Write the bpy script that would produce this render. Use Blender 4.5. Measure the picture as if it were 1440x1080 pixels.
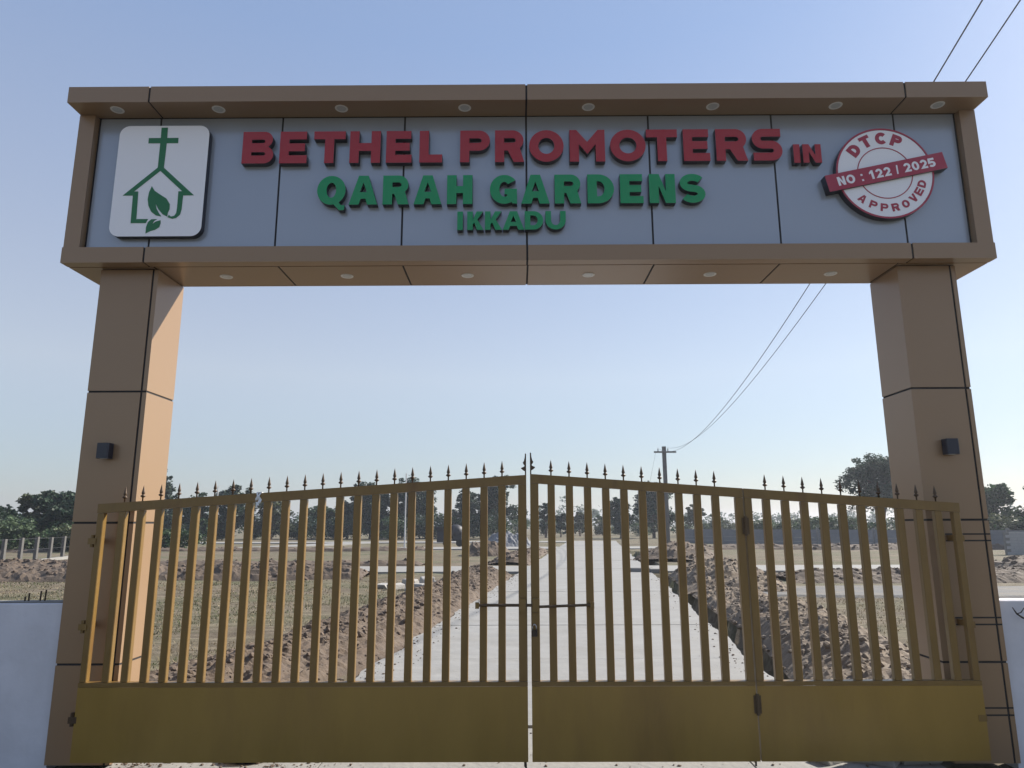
import bpy, math, random
import numpy as np
from mathutils import noise, Vector
random.seed(7); RNG = np.random.default_rng(7)
scene = bpy.context.scene
for o in list(bpy.data.objects): bpy.data.objects.remove(o)
C = scene.collection

# ------------------------------------------------------------------ camera, sky, sun, exposure
HC, YAW, PITCH, ROLL = 1.70, math.radians(-0.2436), math.radians(11.266), math.radians(-0.2034)
fw = Vector((math.sin(YAW)*math.cos(PITCH), math.cos(YAW)*math.cos(PITCH), math.sin(PITCH)))
r0 = Vector((math.cos(YAW), -math.sin(YAW), 0)); u0 = r0.cross(fw)
rt = math.cos(ROLL)*r0 + math.sin(ROLL)*u0; up = -math.sin(ROLL)*r0 + math.cos(ROLL)*u0
cd = bpy.data.cameras.new('camera'); cam = bpy.data.objects.new('camera', cd); C.objects.link(cam)
from mathutils import Matrix
M = Matrix((rt, up, -fw)).transposed().to_4x4(); M.translation = (-0.059, -5.5, HC); cam.matrix_world = M
cd.sensor_fit = 'HORIZONTAL'; cd.sensor_width = 36; cd.lens = 987.95/1440*36
cd.clip_start = 0.05; cd.clip_end = 5000
scene.camera = cam

SUN = Vector((0.70, 0.42, 0.57)).normalized()
EL = math.asin(SUN.z); AZ = math.atan2(SUN.x, SUN.y)
w = bpy.data.worlds.new('World'); scene.world = w; w.use_nodes = True
nt = w.node_tree; nt.nodes.clear()
sky = nt.nodes.new('ShaderNodeTexSky'); sky.sky_type = 'NISHITA'; sky.sun_disc = False
sky.sun_elevation = EL; sky.sun_rotation = AZ
sky.air_density = 1.15; sky.dust_density = .6; sky.ozone_density = 4.0; sky.altitude = 0
bg = nt.nodes.new('ShaderNodeBackground'); bg.inputs['Strength'].default_value = 0.036
wo = nt.nodes.new('ShaderNodeOutputWorld')
# light scattered a second time in the hazy air: a soft pale blue added to the clear-sky model
tcw = nt.nodes.new('ShaderNodeTexCoord'); sep = nt.nodes.new('ShaderNodeSeparateXYZ'); cr = nt.nodes.new('ShaderNodeValToRGB')
el = cr.color_ramp.elements; el[0].position = 0.; el[0].color = (.068, .074, .108, 1); el[1].position = .6; el[1].color = (.100, .128, .190, 1)
e2 = el.new(.2); e2.color = (.170, .163, .164, 1)
hz = nt.nodes.new('ShaderNodeBackground'); ad = nt.nodes.new('ShaderNodeAddShader')
nt.links.new(tcw.outputs['Generated'], sep.inputs[0]); nt.links.new(sep.outputs['Z'], cr.inputs[0]); nt.links.new(cr.outputs[0], hz.inputs[0])
nt.links.new(sky.outputs[0], bg.inputs[0]); nt.links.new(bg.outputs[0], ad.inputs[0]); nt.links.new(hz.outputs[0], ad.inputs[1]); nt.links.new(ad.outputs[0], wo.inputs[0])
sl = bpy.data.lights.new('sun', 'SUN'); sl.energy = 4.5; sl.angle = math.radians(0.53); sl.color = (1, .93, .82)
so = bpy.data.objects.new('sun', sl); C.objects.link(so); so.location = (20, 16, 22)
so.rotation_euler = (-SUN).to_track_quat('-Z', 'Y').to_euler()
scene.view_settings.view_transform = 'Standard'; scene.view_settings.look = 'None'
scene.view_settings.exposure = 1.08; scene.view_settings.gamma = 1; scene.view_settings.use_curve_mapping = False
scene.cycles.max_bounces = 6; scene.cycles.volume_bounces = 0

# ------------------------------------------------------------------ materials
MAT = {}
def nn(t, k, **kw):
    n = t.nodes.new(k)
    for a, b in kw.items(): setattr(n, a, b)
    return n
def mat(name, col, rough=.6, metal=0., var=0., vscale=3., bump=0., bscale=40., col2=None, spec=.5, stretch=None, c2pos=(.45, .7), island=0., coat=0., trans=0., bdet=6, vdet=8):
    m = bpy.data.materials.new(name); m.use_nodes = True; t = m.node_tree
    b = t.nodes['Principled BSDF']; b.inputs['Roughness'].default_value = rough; b.inputs['Metallic'].default_value = metal
    b.inputs['Specular IOR Level'].default_value = spec
    if coat: b.inputs['Coat Weight'].default_value = coat; b.inputs['Coat Roughness'].default_value = .12
    L = t.links.new
    src = None
    tc = nn(t, 'ShaderNodeNewGeometry')
    vec = tc.outputs['Position']
    if stretch:
        mp = nn(t, 'ShaderNodeMapping'); mp.inputs['Scale'].default_value = stretch; L(vec, mp.inputs['Vector']); vec = mp.outputs[0]
    rgb = nn(t, 'ShaderNodeRGB'); rgb.outputs[0].default_value = (*col, 1); src = rgb.outputs[0]
    if col2:
        n = nn(t, 'ShaderNodeTexNoise'); n.inputs['Scale'].default_value = vscale; n.inputs['Detail'].default_value = 7; n.inputs['Roughness'].default_value = .62
        L(vec, n.inputs['Vector'])
        r = nn(t, 'ShaderNodeMapRange'); r.inputs[1].default_value = c2pos[0]; r.inputs[2].default_value = c2pos[1]; L(n.outputs['Fac'], r.inputs[0])
        mx = nn(t, 'ShaderNodeMix', data_type='RGBA'); L(r.outputs[0], mx.inputs[0]); L(src, mx.inputs[6]); mx.inputs[7].default_value = (*col2, 1); src = mx.outputs[2]
    if var:
        n = nn(t, 'ShaderNodeTexNoise'); n.inputs['Scale'].default_value = vscale*2.7; n.inputs['Detail'].default_value = vdet; n.inputs['Roughness'].default_value = .65
        L(vec, n.inputs['Vector'])
        r = nn(t, 'ShaderNodeMapRange'); r.inputs[1].default_value = .3; r.inputs[2].default_value = .7; r.inputs[3].default_value = 1-var; r.inputs[4].default_value = 1+var; L(n.outputs['Fac'], r.inputs[0])
        h = nn(t, 'ShaderNodeHueSaturation'); L(r.outputs[0], h.inputs['Value']); L(src, h.inputs['Color']); src = h.outputs[0]
        rr = nn(t, 'ShaderNodeMapRange'); rr.inputs[1].default_value = .3; rr.inputs[2].default_value = .7; rr.inputs[3].default_value = rough*.85; rr.inputs[4].default_value = min(1, rough*1.15); L(n.outputs['Fac'], rr.inputs[0]); L(rr.outputs[0], b.inputs['Roughness'])
    if island:
        r = nn(t, 'ShaderNodeMapRange'); r.inputs[3].default_value = 1-island; r.inputs[4].default_value = 1+island; L(tc.outputs['Random Per Island'], r.inputs[0])
        h = nn(t, 'ShaderNodeHueSaturation'); L(r.outputs[0], h.inputs['Value']); L(src, h.inputs['Color']); src = h.outputs[0]
    L(src, b.inputs['Base Color'])
    if bump:
        n = nn(t, 'ShaderNodeTexNoise'); n.inputs['Scale'].default_value = bscale; n.inputs['Detail'].default_value = bdet; L(vec, n.inputs['Vector'])
        bp = nn(t, 'ShaderNodeBump'); bp.inputs['Strength'].default_value = bump; bp.inputs['Distance'].default_value = .02; L(n.outputs['Fac'], bp.inputs['Height']); L(bp.outputs[0], b.inputs['Normal'])
    if trans:
        td = nn(t, 'ShaderNodeBsdfTranslucent'); L(src, td.inputs[0]); ms = nn(t, 'ShaderNodeMixShader'); ms.inputs[0].default_value = trans
        out = t.nodes['Material Output']; L(b.outputs[0], ms.inputs[1]); L(td.outputs[0], ms.inputs[2]); L(ms.outputs[0], out.inputs[0])
    MAT[name] = m
    return m
mat('cladding', (.268, .176, .104), .30, .08, bump=.08, bscale=1.3, bdet=0)
mat('silver', (.32, .356, .42), .22, .25, bump=.08, bscale=1.2, bdet=0)
mat('gap', (.015, .014, .016), .8)
mat('gold', (0.178, 0.106, 0.029), .36, .05, var=.10, vscale=2.2, bump=.06, bscale=60, col2=(0.1176, 0.05208, 0.02184), c2pos=(.56, .82), stretch=(2.5, 2.5, .7))
mat('gold_sheet', (.275, .170, .036), .34, .1, var=.10, vscale=1.3, bump=.30, bscale=2.2, bdet=1, col2=(.19, .108, .03), c2pos=(.50, .85), stretch=(1.3, 1, .35))
mat('spike_iron', (.07, .042, .022), .5, .3, var=.2, vscale=9)
mat('iron', (.06, .045, .035), .55, .6, var=.2, vscale=12)
mat('red_face', (.34, .016, .022), .22, var=.03, vscale=2)
mat('green_face', (.004, .255, .085), .22, var=.03, vscale=2)
mat('letter_side', (.018, .02, .032), .4)
mat('white_plate', (.80, .80, .84), .22)
mat('emblem_green', (.006, .14, .045), .4)
mat('stamp_red', (.34, .03, .06), .4)
mat('lamp_black', (.012, .015, .03), .35)
mat('light_rim', (.62, .62, .62), .35)
mat('light_lens', (.5, .52, .54), .25)
mat('whitewash', (.60, .60, .65), .75, var=.07, vscale=1.2, bump=.3, bscale=9, col2=(.50, .50, .54), c2pos=(.52, .8))
mat('concrete', (.232, .228, .218), .85, var=.10, vscale=1.1, bump=.35, bscale=22, col2=(0.205, 0.2009, 0.1886), c2pos=(.45, .8))
mat('old_concrete', (0.187, 0.1827, 0.1742), .9, var=.15, vscale=3, bump=.3, bscale=20)
mat('soil', (0.09, 0.0648, 0.0468), .95, var=.2, vscale=2.4, bump=.6, bscale=30, col2=(0.12, 0.09, 0.0648), c2pos=(.45, .7))
mat('soil_pale', (.130, .096, .066), .95, var=.2, vscale=2.4, bump=.5, bscale=26, col2=(.165, .128, .092), c2pos=(.45, .7))  # drier soil, its colour also lifted to stand in for fill light
mat('clod_pale', (.145, .112, .081), .95, var=.15, vscale=5, bump=.5, bscale=40, island=.2)  # clods paled likewise, fill light put into their colour
mat('clod', (0.1089, 0.0792, 0.05808), .95, var=.15, vscale=5, bump=.6, bscale=40, island=.2)
mat('gravel', (0.176, 0.18, 0.192), .95, var=.3, vscale=9, bump=.9, bscale=30)
mat('track', (.105, .105, .105), .95, var=.3, vscale=1.4, bump=.8, bscale=18, col2=(.155, .135, .108), c2pos=(.45, .7))
mat('rusty_hinge', (.085, .052, .024), .6, .1, var=.25, vscale=14)
mat('stone', (0.306, 0.2932, 0.2762), .9, var=.12, vscale=6, bump=.5, bscale=18)
mat('block_white', (0.32, 0.32, 0.32), .9, var=.08, vscale=4, bump=.3, bscale=25)
mat('wall_grey', (0.16, 0.168, 0.184), .9, var=.10, vscale=1.5)
mat('pole_grey', (0.184, 0.18, 0.176), .85, var=.15, vscale=4)
mat('post_dark', (.105, .10, .095), .9, var=.2, vscale=5)
mat('road_concrete', (0.232, 0.231, 0.226), .85, var=.12, vscale=1.0, bump=.4, bscale=16, col2=(0.1974, 0.1915, 0.1781), c2pos=(.42, .78), stretch=(.75, 1.25, 1))
mat('pole_white', (0.496, 0.496, 0.496), .5)
mat('wire', (.16, .16, .17), .6, .4)
mat('bark', (.075, .055, .042), .95, var=.25, vscale=5, bump=.6, bscale=12)
mat('bag', (.012, .013, .022), .25, bump=.5, bscale=18)
mat('machine', (.035, .036, .042), .6, .4, var=.3, vscale=3)
mat('machine_orange', (.12, .06, .035), .6, .3, var=.3, vscale=3)
mat('tyre', (.02, .02, .02), .85)
mat('plastic_white', (.7, .72, .75), .5)
mat('steel', (.5, .5, .52), .3, .9)
LEAF = {}
for k, c in dict(dark=(.020, .042, .022), mid=(.035, .068, .026), pale=(.07, .105, .052), olive=(.062, .075, .035), dry=(.11, .10, .055)).items():
    mat('leaf_'+k, c, .6, island=.45, var=.2, vscale=.25, trans=.25, spec=.3)
mat('straw', (0.2125, 0.1742, 0.1105), .9, island=.4, trans=.2)
mat('green_grass', (0.072, 0.084, 0.036), .9, island=.4, trans=.25)

def ground_mat():
    m = bpy.data.materials.new('field'); m.use_nodes = True; t = m.node_tree; L = t.links.new
    b = t.nodes['Principled BSDF']; b.inputs['Roughness'].default_value = .95; b.inputs['Specular IOR Level'].default_value = .2
    g = nn(t, 'ShaderNodeNewGeometry')
    def noi(s, d=8, r=.62, st=None):
        v = g.outputs['Position']
        if st:
            mp = nn(t, 'ShaderNodeMapping'); mp.inputs['Scale'].default_value = st; L(v, mp.inputs[0]); v = mp.outputs[0]
        n = nn(t, 'ShaderNodeTexNoise'); n.inputs['Scale'].default_value = s; n.inputs['Detail'].default_value = d; n.inputs['Roughness'].default_value = r; L(v, n.inputs['Vector']); return n.outputs['Fac']
    def rng(f, a, c):
        r = nn(t, 'ShaderNodeMapRange'); r.inputs[1].default_value = a; r.inputs[2].default_value = c; L(f, r.inputs[0]); return r.outputs[0]
    def mix(f, a, c):
        x = nn(t, 'ShaderNodeMix', data_type='RGBA'); L(f, x.inputs[0])
        for i, s in ((6, a), (7, c)):
            if isinstance(s, tuple): x.inputs[i].default_value = (*s, 1)
            else: L(s, x.inputs[i])
        return x.outputs[2]
    c = mix(rng(noi(.35, st=(1, 1.6, 1)), .38, .66), (.148, .122, .087), (.098, .078, .057))
    c = mix(rng(noi(.22, st=(.6, 1.5, 1)), .43, .62), c, (.088, .092, .05))
    c = mix(rng(noi(2.2, st=(.45, 2.2, 1)), .48, .70), c, (.225, .192, .138))
    c = mix(rng(noi(9, r=.75), .55, .75), c, (.075, .058, .042))
    L(c, b.inputs['Base Color'])
    bp = nn(t, 'ShaderNodeBump'); bp.inputs['Strength'].default_value = .9; bp.inputs['Distance'].default_value = .05; L(noi(7, r=.75), bp.inputs['Height']); L(bp.outputs[0], b.inputs['Normal'])
    MAT['field'] = m
ground_mat()

# ------------------------------------------------------------------ object helpers
ORG = {}
def link(o, parent):
    C.objects.link(o)
    if parent is not None: o.parent = parent
    return o
def thing(name, label, cat, loc=(0, 0, 0), group=None):
    o = bpy.data.objects.new(name, None); o.empty_display_size = .1; C.objects.link(o); o.location = loc
    o['label'] = label; o['category'] = cat
    if group: o['group'] = group
    ORG[o.name] = Vector(loc); return o
def org(parent):
    while parent is not None:
        if parent.name in ORG: return ORG[parent.name]
        parent = parent.parent
    return Vector((0, 0, 0))
def tag(o, label, cat, group=None):
    o['label'] = label; o['category'] = cat
    if group: o['group'] = group
    return o
class MB:
    def __init__(s): s.v = []; s.f = []; s.m = []
    def add(s, V, F, mi=0):
        k = len(s.v); s.v += [tuple(p) for p in V]; s.f += [tuple(i+k for i in f) for f in F]; s.m += [mi]*len(F); return s
    def box(s, x0, x1, y0, y1, z0, z1, mi=0):
        V = [(x0,y0,z0),(x1,y0,z0),(x1,y1,z0),(x0,y1,z0),(x0,y0,z1),(x1,y0,z1),(x1,y1,z1),(x0,y1,z1)]
        return s.add(V, [(0,3,2,1),(4,5,6,7),(0,1,5,4),(1,2,6,5),(2,3,7,6),(3,0,4,7)], mi)
    def cbox(s, x0, x1, y0, y1, z0, z1, c=.004, mi=0):     # box with chamfered vertical edges
        P = [(x0+c,y0),(x1-c,y0),(x1,y0+c),(x1,y1-c),(x1-c,y1),(x0+c,y1),(x0,y1-c),(x0,y0+c)]
        return s.prism(P, z0, z1, mi)
    def prism(s, P, z0, z1, mi=0):
        n = len(P); z1f = z1 if callable(z1) else (lambda x: z1)
        V = [(x,y,z0) for x,y in P]+[(x,y,z1f(x)) for x,y in P]
        F = [tuple(range(n))[::-1], tuple(range(n,2*n))]+[(i,(i+1)%n,n+(i+1)%n,n+i) for i in range(n)]
        return s.add(V, F, mi)
    def hexa(s, A, mi=0):            # eight corners
        return s.add(A, [(0,3,2,1),(4,5,6,7),(0,1,5,4),(1,2,6,5),(2,3,7,6),(3,0,4,7)], mi)
    def lathe(s, P, cx, cy, n=10, mi=0, z=0):
        V = []; F = []
        for r, h in P:
            for i in range(n):
                a = 2*math.pi*i/n; V.append((cx+r*math.cos(a), cy+r*math.sin(a), z+h))
        for j in range(len(P)-1):
            for i in range(n):
                F.append((j*n+i, j*n+(i+1)%n, (j+1)*n+(i+1)%n, (j+1)*n+i))
        F.append(tuple(range(n))[::-1]); F.append(tuple(range((len(P)-1)*n, len(P)*n)))
        return s.add(V, F, mi)
    def tube(s, P, R, n=6, mi=0):
        P = [Vector(p) for p in P]
        if not hasattr(R, '__len__'): R = [R]*len(P)
        V = []; F = []
        for j, p in enumerate(P):
            d = (P[min(j+1, len(P)-1)]-P[max(j-1, 0)]).normalized()
            a = d.cross(Vector((0,0,1)) if abs(d.z) < .9 else Vector((1,0,0))).normalized(); b = d.cross(a)
            for i in range(n):
                t = 2*math.pi*i/n; V.append(p+R[j]*(math.cos(t)*a+math.sin(t)*b))
        for j in range(len(P)-1):
            for i in range(n): F.append((j*n+i, (j+1)*n+i, (j+1)*n+(i+1)%n, j*n+(i+1)%n))
        F.append(tuple(range(n))); F.append(tuple(range((len(P)-1)*n, len(P)*n))[::-1])
        return s.add(V, F, mi)
    def build(s, name, mats, parent=None, smooth=False, kind=None):
        me = bpy.data.meshes.new(name); L = org(parent)
        me.from_pydata([(x-L.x, y-L.y, z-L.z) for x, y, z in s.v], [], s.f)
        if isinstance(mats, str): mats = [mats]
        for m in mats: me.materials.append(MAT[m])
        if len(mats) > 1: me.polygons.foreach_set('material_index', s.m)
        if smooth: me.polygons.foreach_set('use_smooth', [True]*len(s.f))
        me.update()
        o = bpy.data.objects.new(name, me); link(o, parent)
        if kind: o['kind'] = kind
        return o
def copy_tree(o, parent=None):
    c = o.copy(); C.objects.link(c); c.parent = parent
    for ch in o.children: copy_tree(ch, c)
    return c

# ------------------------------------------------------------------ ground, roads
RS = .112                                    # the road runs off at a slight angle to the gate
rdx = lambda y: .14+RS*y                     # road centre line
RW = 2.32                                    # half width
CROSS = [(20.6, 24.0, -75, 60), (44.2, 48.6, -75, 60), (62.0, 66.6, -75, 0)]
def nz(x, y, s, seed=0.): return noise.noise(Vector((x*s+seed*7.3, y*s-seed*3.1, seed)))
def gh(x, y):
    d = x-rdx(y)
    h = .035*nz(x, y, .5, 1)+.02*nz(x, y, 2.1, 2)-.02
    if y > 26: h += .10*nz(x, y, .12, 3)*min(1, (y-26)/20)
    if abs(d) < RW+.12 and y < 68: h = -.10
    for a, b, x0, x1 in CROSS:
        if a-.2 < y < b+.2 and x0 < x < x1: h = min(h, -.06)
    if 1.2 < y < 20.3 and RW-.02 < d < RW+.52:         # open drain trench, right of the road
        h = -.32+.05*nz(x, y, 3, 4)
    if 15.5 < y < 20.3 and -RW-.9 < d < -RW+.02: h = -.5
    if 24.3 < y < 40 and RW-.02 < d < RW+.7: h = -.45
    if y < 1.0: h = -.06+.01*nz(x, y, 3, 5)
    if y < -.5: h = -.05
    return h
def axis(parts):
    a = []
    for x0, x1, st in parts: a += list(np.arange(x0, x1-1e-6, st))
    a.append(parts[-1][1]); return a
xs = axis([(-1500,-300,150),(-300,-80,20),(-80,-26,2),(-26,-5,.4),(-5,9,.11),(9,20,.4),(20,80,2),(80,300,20),(300,1500,150)])
ys = axis([(-60,-10,10),(-10,0,1),(0,26,.22),(26,50,.6),(50,100,2),(100,300,20),(300,2400,210)])
V = [(x, y, gh(x, y)) for y in ys for x in xs]; nx = len(xs)
F = [(j*nx+i, j*nx+i+1, (j+1)*nx+i+1, (j+1)*nx+i) for j in range(len(ys)-1) for i in range(nx-1)]
g = MB(); g.v = V; g.f = F; g.m = [0]*len(F)
ground = g.build('ground', 'field', smooth=True, kind='structure')

# main road: cast slabs with open joints
road = MB()
for y0, y1 in ((.9, 66.0),):
    road.hexa([(rdx(y0)-RW+.05, y0, -.2), (rdx(y0)+RW-.05, y0, -.2), (rdx(y1)+RW-.05, y1, -.2), (rdx(y1)-RW+.05, y1, -.2),
               (rdx(y0)-RW+.05, y0, -.02), (rdx(y0)+RW-.05, y0, -.02), (rdx(y1)+RW-.05, y1, -.02), (rdx(y1)-RW+.05, y1, -.02)])
road_o = road.build('road', 'old_concrete', kind='structure')
def slab(y0, y1, e0, e1, z=.03):
    n = 12; b = MB(); V = []; F = []
    edges = lambda y, s, i: (rdx(y)+s*(RW+(.10*nz(y, s*9., .9, 8)+.05*nz(y, s*5., 4, 9))))
    for i in range(n+1):
        y = y0+(y1-y0)*i/n
        for x, zz in ((edges(y, -1, i), -.14), (edges(y, -1, i), z), (edges(y, 1, i), z), (edges(y, 1, i), -.14)): V.append((x, y, zz))
    for i in range(n):
        for k in range(3): F.append((4*i+k, 4*i+k+1, 4*i+5+k, 4*i+4+k))
    F += [(0,1,2,3)[::-1], (4*n,4*n+1,4*n+2,4*n+3)]
    b.add(V, [f[::-1] for f in F]); return b.build('slab', 'road_concrete', road_o)
y = .9; k = 0
while y < 65.5:
    L_ = 3.0 if y < 30 else 4.5
    slab(y, min(y+L_-.015, 66), 0, 0, .03+random.uniform(-.004, .004)); y += L_
for (a, b, x0, x1) in CROSS:
    for side in (-1, 1):
        m = MB(); sl_ = RS*0
        if side < 0: X0, X1 = x0, rdx((a+b)/2)-RW+ .15
        else: X0, X1 = rdx((a+b)/2)+RW-.15, x1
        if X1-X0 < 3: continue
        n = 40; Vv = []; Ff = []
        for i in range(n+1):
            x = X0+(X1-X0)*i/n
            if side < 0: ea = rdx; 
            ya, yb = a+.08*nz(x, a, .8, 3), b+.08*nz(x, b, .8, 4)
            Vv += [(x, ya, -.12), (x, ya, .024), (x, yb, .024), (x, yb, -.12)]
        for i in range(n):
            for q in range(3): Ff.append((4*i+q, 4*i+q+1, 4*i+5+q, 4*i+4+q))
        Ff += [(0,1,2,3), (4*n+3,4*n+2,4*n+1,4*n)]
        m.add(Vv, Ff); m.build('cross_road', 'concrete', kind='structure')
# diagonal link between the two far lanes on the left
m = MB(); m.hexa([(-22, 48.2, -.1), (-18.5, 48.2, -.1), (-13, 62.2, -.1), (-16.5, 62.2, -.1), (-22, 48.2, .02), (-18.5, 48.2, .02), (-13, 62.2, .02), (-16.5, 62.2, .02)])
m.build('link_lane', 'concrete', kind='structure')
# entrance apron of concrete slabs in front of and below the gate
apr = MB(); apr.box(-3.0, 2.98, -3.6, .88, -.25, -.03); apr_o = apr.build('entrance_apron', 'old_concrete', kind='structure')
for x0, x1 in ((-2.98, -1.48), (-1.465, .0), (.015, 1.62), (1.635, 2.96)):
    for y0, y1 in ((-3.55, -.9), (-.885, .87)):
        b = MB(); b.box(x0, x1, y0, y1, -.2, .012+random.uniform(-.003, .003)); b.build('slab', 'concrete', apr_o)

# ------------------------------------------------------------------ entrance arch
XC = .045; PI_, PO = 3.045, 3.52; PD = .447
ZS, ZF, ZC, ZT = 3.78, 3.912, 5.106, 5.247
JZ = [0, .689, 1.72, 2.748, ZS]
GAP = .016; TH = .012
arch = thing('entrance_arch', 'tall bronze panelled entrance arch with wide silver name board across two pillars', 'arch', (XC, .2, 0))
def lpanel(pts, z0, z1):             # folded sheet: plan polyline with thickness
    b = MB(); b.prism(pts, z0, z1); return b
def pillar(xl, xr, gate_side):
    core = MB(); core.box(xl+.006, xr-.006, .006, PD-.006, .0, ZS-.002)
    p = core.build('pillar', 'gap', arch)
    xj = xr-.042                                             # vertical joint close to the right corner
    for i in range(4):
        z0, z1 = JZ[i]+(GAP/2 if i else 0), JZ[i+1]-(GAP/2)
        # front sheet folded round the left corner
        lpanel([(xl,0),(xj-GAP/2,0),(xj-GAP/2,TH),(xl+TH,TH),(xl+TH,PD),(xl,PD)], z0, z1).build('panel', 'cladding', p)
        # right sheet folded round to a narrow strip on the front
        lpanel([(xj+GAP/2,0),(xr,0),(xr,PD),(xr-TH,PD),(xr-TH,TH),(xj+GAP/2,TH)], z0, z1).build('panel', 'cladding', p)
        lpanel([(xl+TH+.004,PD-TH),(xr-TH-.004,PD-TH),(xr-TH-.004,PD),(xl+TH+.004,PD)], z0, z1).build('panel', 'cladding', p)
    return p
pl = pillar(XC-PO, XC-PI_, 1); pr = pillar(XC+PI_, XC+PO, -1)
# sealed slots where the gate lugs enter the cladding
for P_, (xa, xb) in ((pl, (-3.10, -3.055)), (pr, (3.22, XC+PO-.002))):
    for zc in (1.585, .975, .345):
        for dz in (-.027, .022):
            a0 = xa
            b = MB(); b.box(xa, xb if P_ is pr else -3.045, -.0015, .004, zc+dz, zc+dz+.011); b.build('sealant_bead', 'gap', P_)

BW = 3.77; BF, CF, PF, PY = -.150, -.314, -.136, -.075      # lower band front, canopy front, post front, sign panel plane
core = MB()
core.box(XC-BW+.006, XC+BW-.006, BF+.006, PD-.006, ZS+.006, ZF-.006)
core.box(XC-BW+.007, XC+BW-.007, PY+.006, PD-.007, ZF-.02, ZC+.02)
core.box(XC-BW+.006, XC+BW-.006, CF+.006, PD-.006, ZC+.006, ZT-.006)
beam = core.build('beam', 'gap', arch)
def bp(x0, x1, y0, y1, z0, z1, m='cladding', name='panel'):
    b = MB(); b.box(x0, x1, y0, y1, z0, z1); return b.build(name, m, beam)
J3 = [-BW, -3.10, 0, 3.10, BW]
for i in range(4):
    x0, x1 = XC+J3[i]+(GAP/2 if i else 0), XC+J3[i+1]-(GAP/2 if i < 3 else 0)
    # canopy: fascia folded into its soffit
    b = MB()
    prof = [(CF, ZT), (CF, ZC), (PY-.006, ZC), (PY-.006, ZC+TH), (CF+TH, ZC+TH), (CF+TH, ZT)]
    n = len(prof); Vv = [(x0, a, c) for a, c in prof]+[(x1, a, c) for a, c in prof]
    b.add(Vv, [tuple(range(n))[::-1], tuple(range(n, 2*n))]+[(k, (k+1) % n, n+(k+1) % n, n+k) for k in range(n)]); b.build('fascia_panel', 'cladding', beam)
    bp(x0, x1, CF+TH+.001, PD, ZT-TH, ZT-.001, name='top_panel')
    # lower band: fascia folded into a narrow strip underneath
    b = MB()
    prof = [(BF, ZF), (BF, ZS), (-.048, ZS), (-.048, ZS+TH), (BF+TH, ZS+TH), (BF+TH, ZF-TH), (PY-.001, ZF-TH), (PY-.001, ZF)]
    n = len(prof); Vv = [(x0, a, c) for a, c in prof]+[(x1, a, c) for a, c in prof]
    b.add(Vv, [tuple(range(n))[::-1], tuple(range(n, 2*n))]+[(k, (k+1) % n, n+(k+1) % n, n+k) for k in range(n)]); b.build('fascia_panel', 'cladding', beam)
    bp(x0, x1, PD-TH, PD+.001, ZS, ZT-TH-.002, name='back_panel')
J7 = [-3.63, -3.11, -2.07, -1.03, 0, 1.035, 2.08, 3.115, 3.63]
for i in range(8):
    bp(XC+J7[i]+GAP/2, XC+J7[i+1]-GAP/2, PY, PY+TH, ZF, ZC-.006, 'silver', 'sign_panel')
JS = [-BW, -3.07, -2.045, -1.02, .005, 1.04, 2.07, 3.04, BW]
for i in range(8):
    bp(XC+JS[i]+(GAP/2 if i else 0), XC+JS[i+1]-(GAP/2 if i < 7 else 0), -.048+GAP, PD-.0, ZS+.001, ZS+TH, name='soffit_panel')
for s in (-1, 1):
    xa, xb = sorted((XC+s*BW, XC+s*(BW-.13)))
    b = MB(); b.box(xa, xb, PF, PY+TH-.001, ZF+.005, ZC-.005); b.build('end_post', 'cladding', beam)
    xo = XC+s*BW; xi = xo-s*TH; a, c = sorted((xo, xi))
    b = MB(); b.box(a, c, PY+TH+.002, PD-TH-.001, ZS+TH+.002, ZC-.003); b.build('end_panel', 'cladding', beam)
    b = MB(); b.box(a, c, CF+TH+.001, PD-TH-.001, ZC+TH+.001, ZT-TH-.002); b.build('end_panel', 'cladding', beam)
    b = MB(); b.box(a, c, BF+TH+.001, PY+TH, ZS+TH+.001, ZF-TH-.001); b.build('end_panel', 'cladding', beam)
def downlight(x, y, z):
    b = MB(); b.lathe([(.038, .004), (.038, -.001), (.052, -.004), (.054, 0), (.054, .004)], x, y, 20, 0, z)
    b.lathe([(.037, .002), (.037, -.002)], x, y, 20, 1, z); return b.build('downlight', ['light_rim', 'light_lens'], beam, smooth=False)
for x in (-3.372, -2.524, -1.497, -.468, .563, 1.598, 2.62, 3.467): downlight(x, -.205, ZC)
for x in (-2.52, -1.487, -.458, .572, 1.606, 2.632): downlight(x, .195, ZS)

# wall lamps
def wall_lamp(x, z, label):
    t = thing('wall_lamp', label, 'lamp', (x, 0, z-.065), 'wall lamps on the pillars')
    b = MB(); b.box(x-.035, x+.035, -.012, -.0005, z-.05, z+.05); b.build('back_plate', 'lamp_black', t)
    P = [(x-.047, -.012), (x-.047, -.07), (x-.042, -.083), (x+.035, -.088), (x+.047, -.075), (x+.047, -.012)]
    b = MB(); b.prism(P, z-.06, z+.06); b.build('housing', 'lamp_black', t)
    b = MB(); b.lathe([(.026, 0), (.026, -.003)], x, -.048, 14, 0, z-.06); b.build('lens', 'light_lens', t)
wall_lamp(-3.257, 2.269, 'small black box wall lamp on the pillar with the sunlit inner face')
wall_lamp(3.318, 2.276, 'small black box wall lamp on the fully shaded pillar')

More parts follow.
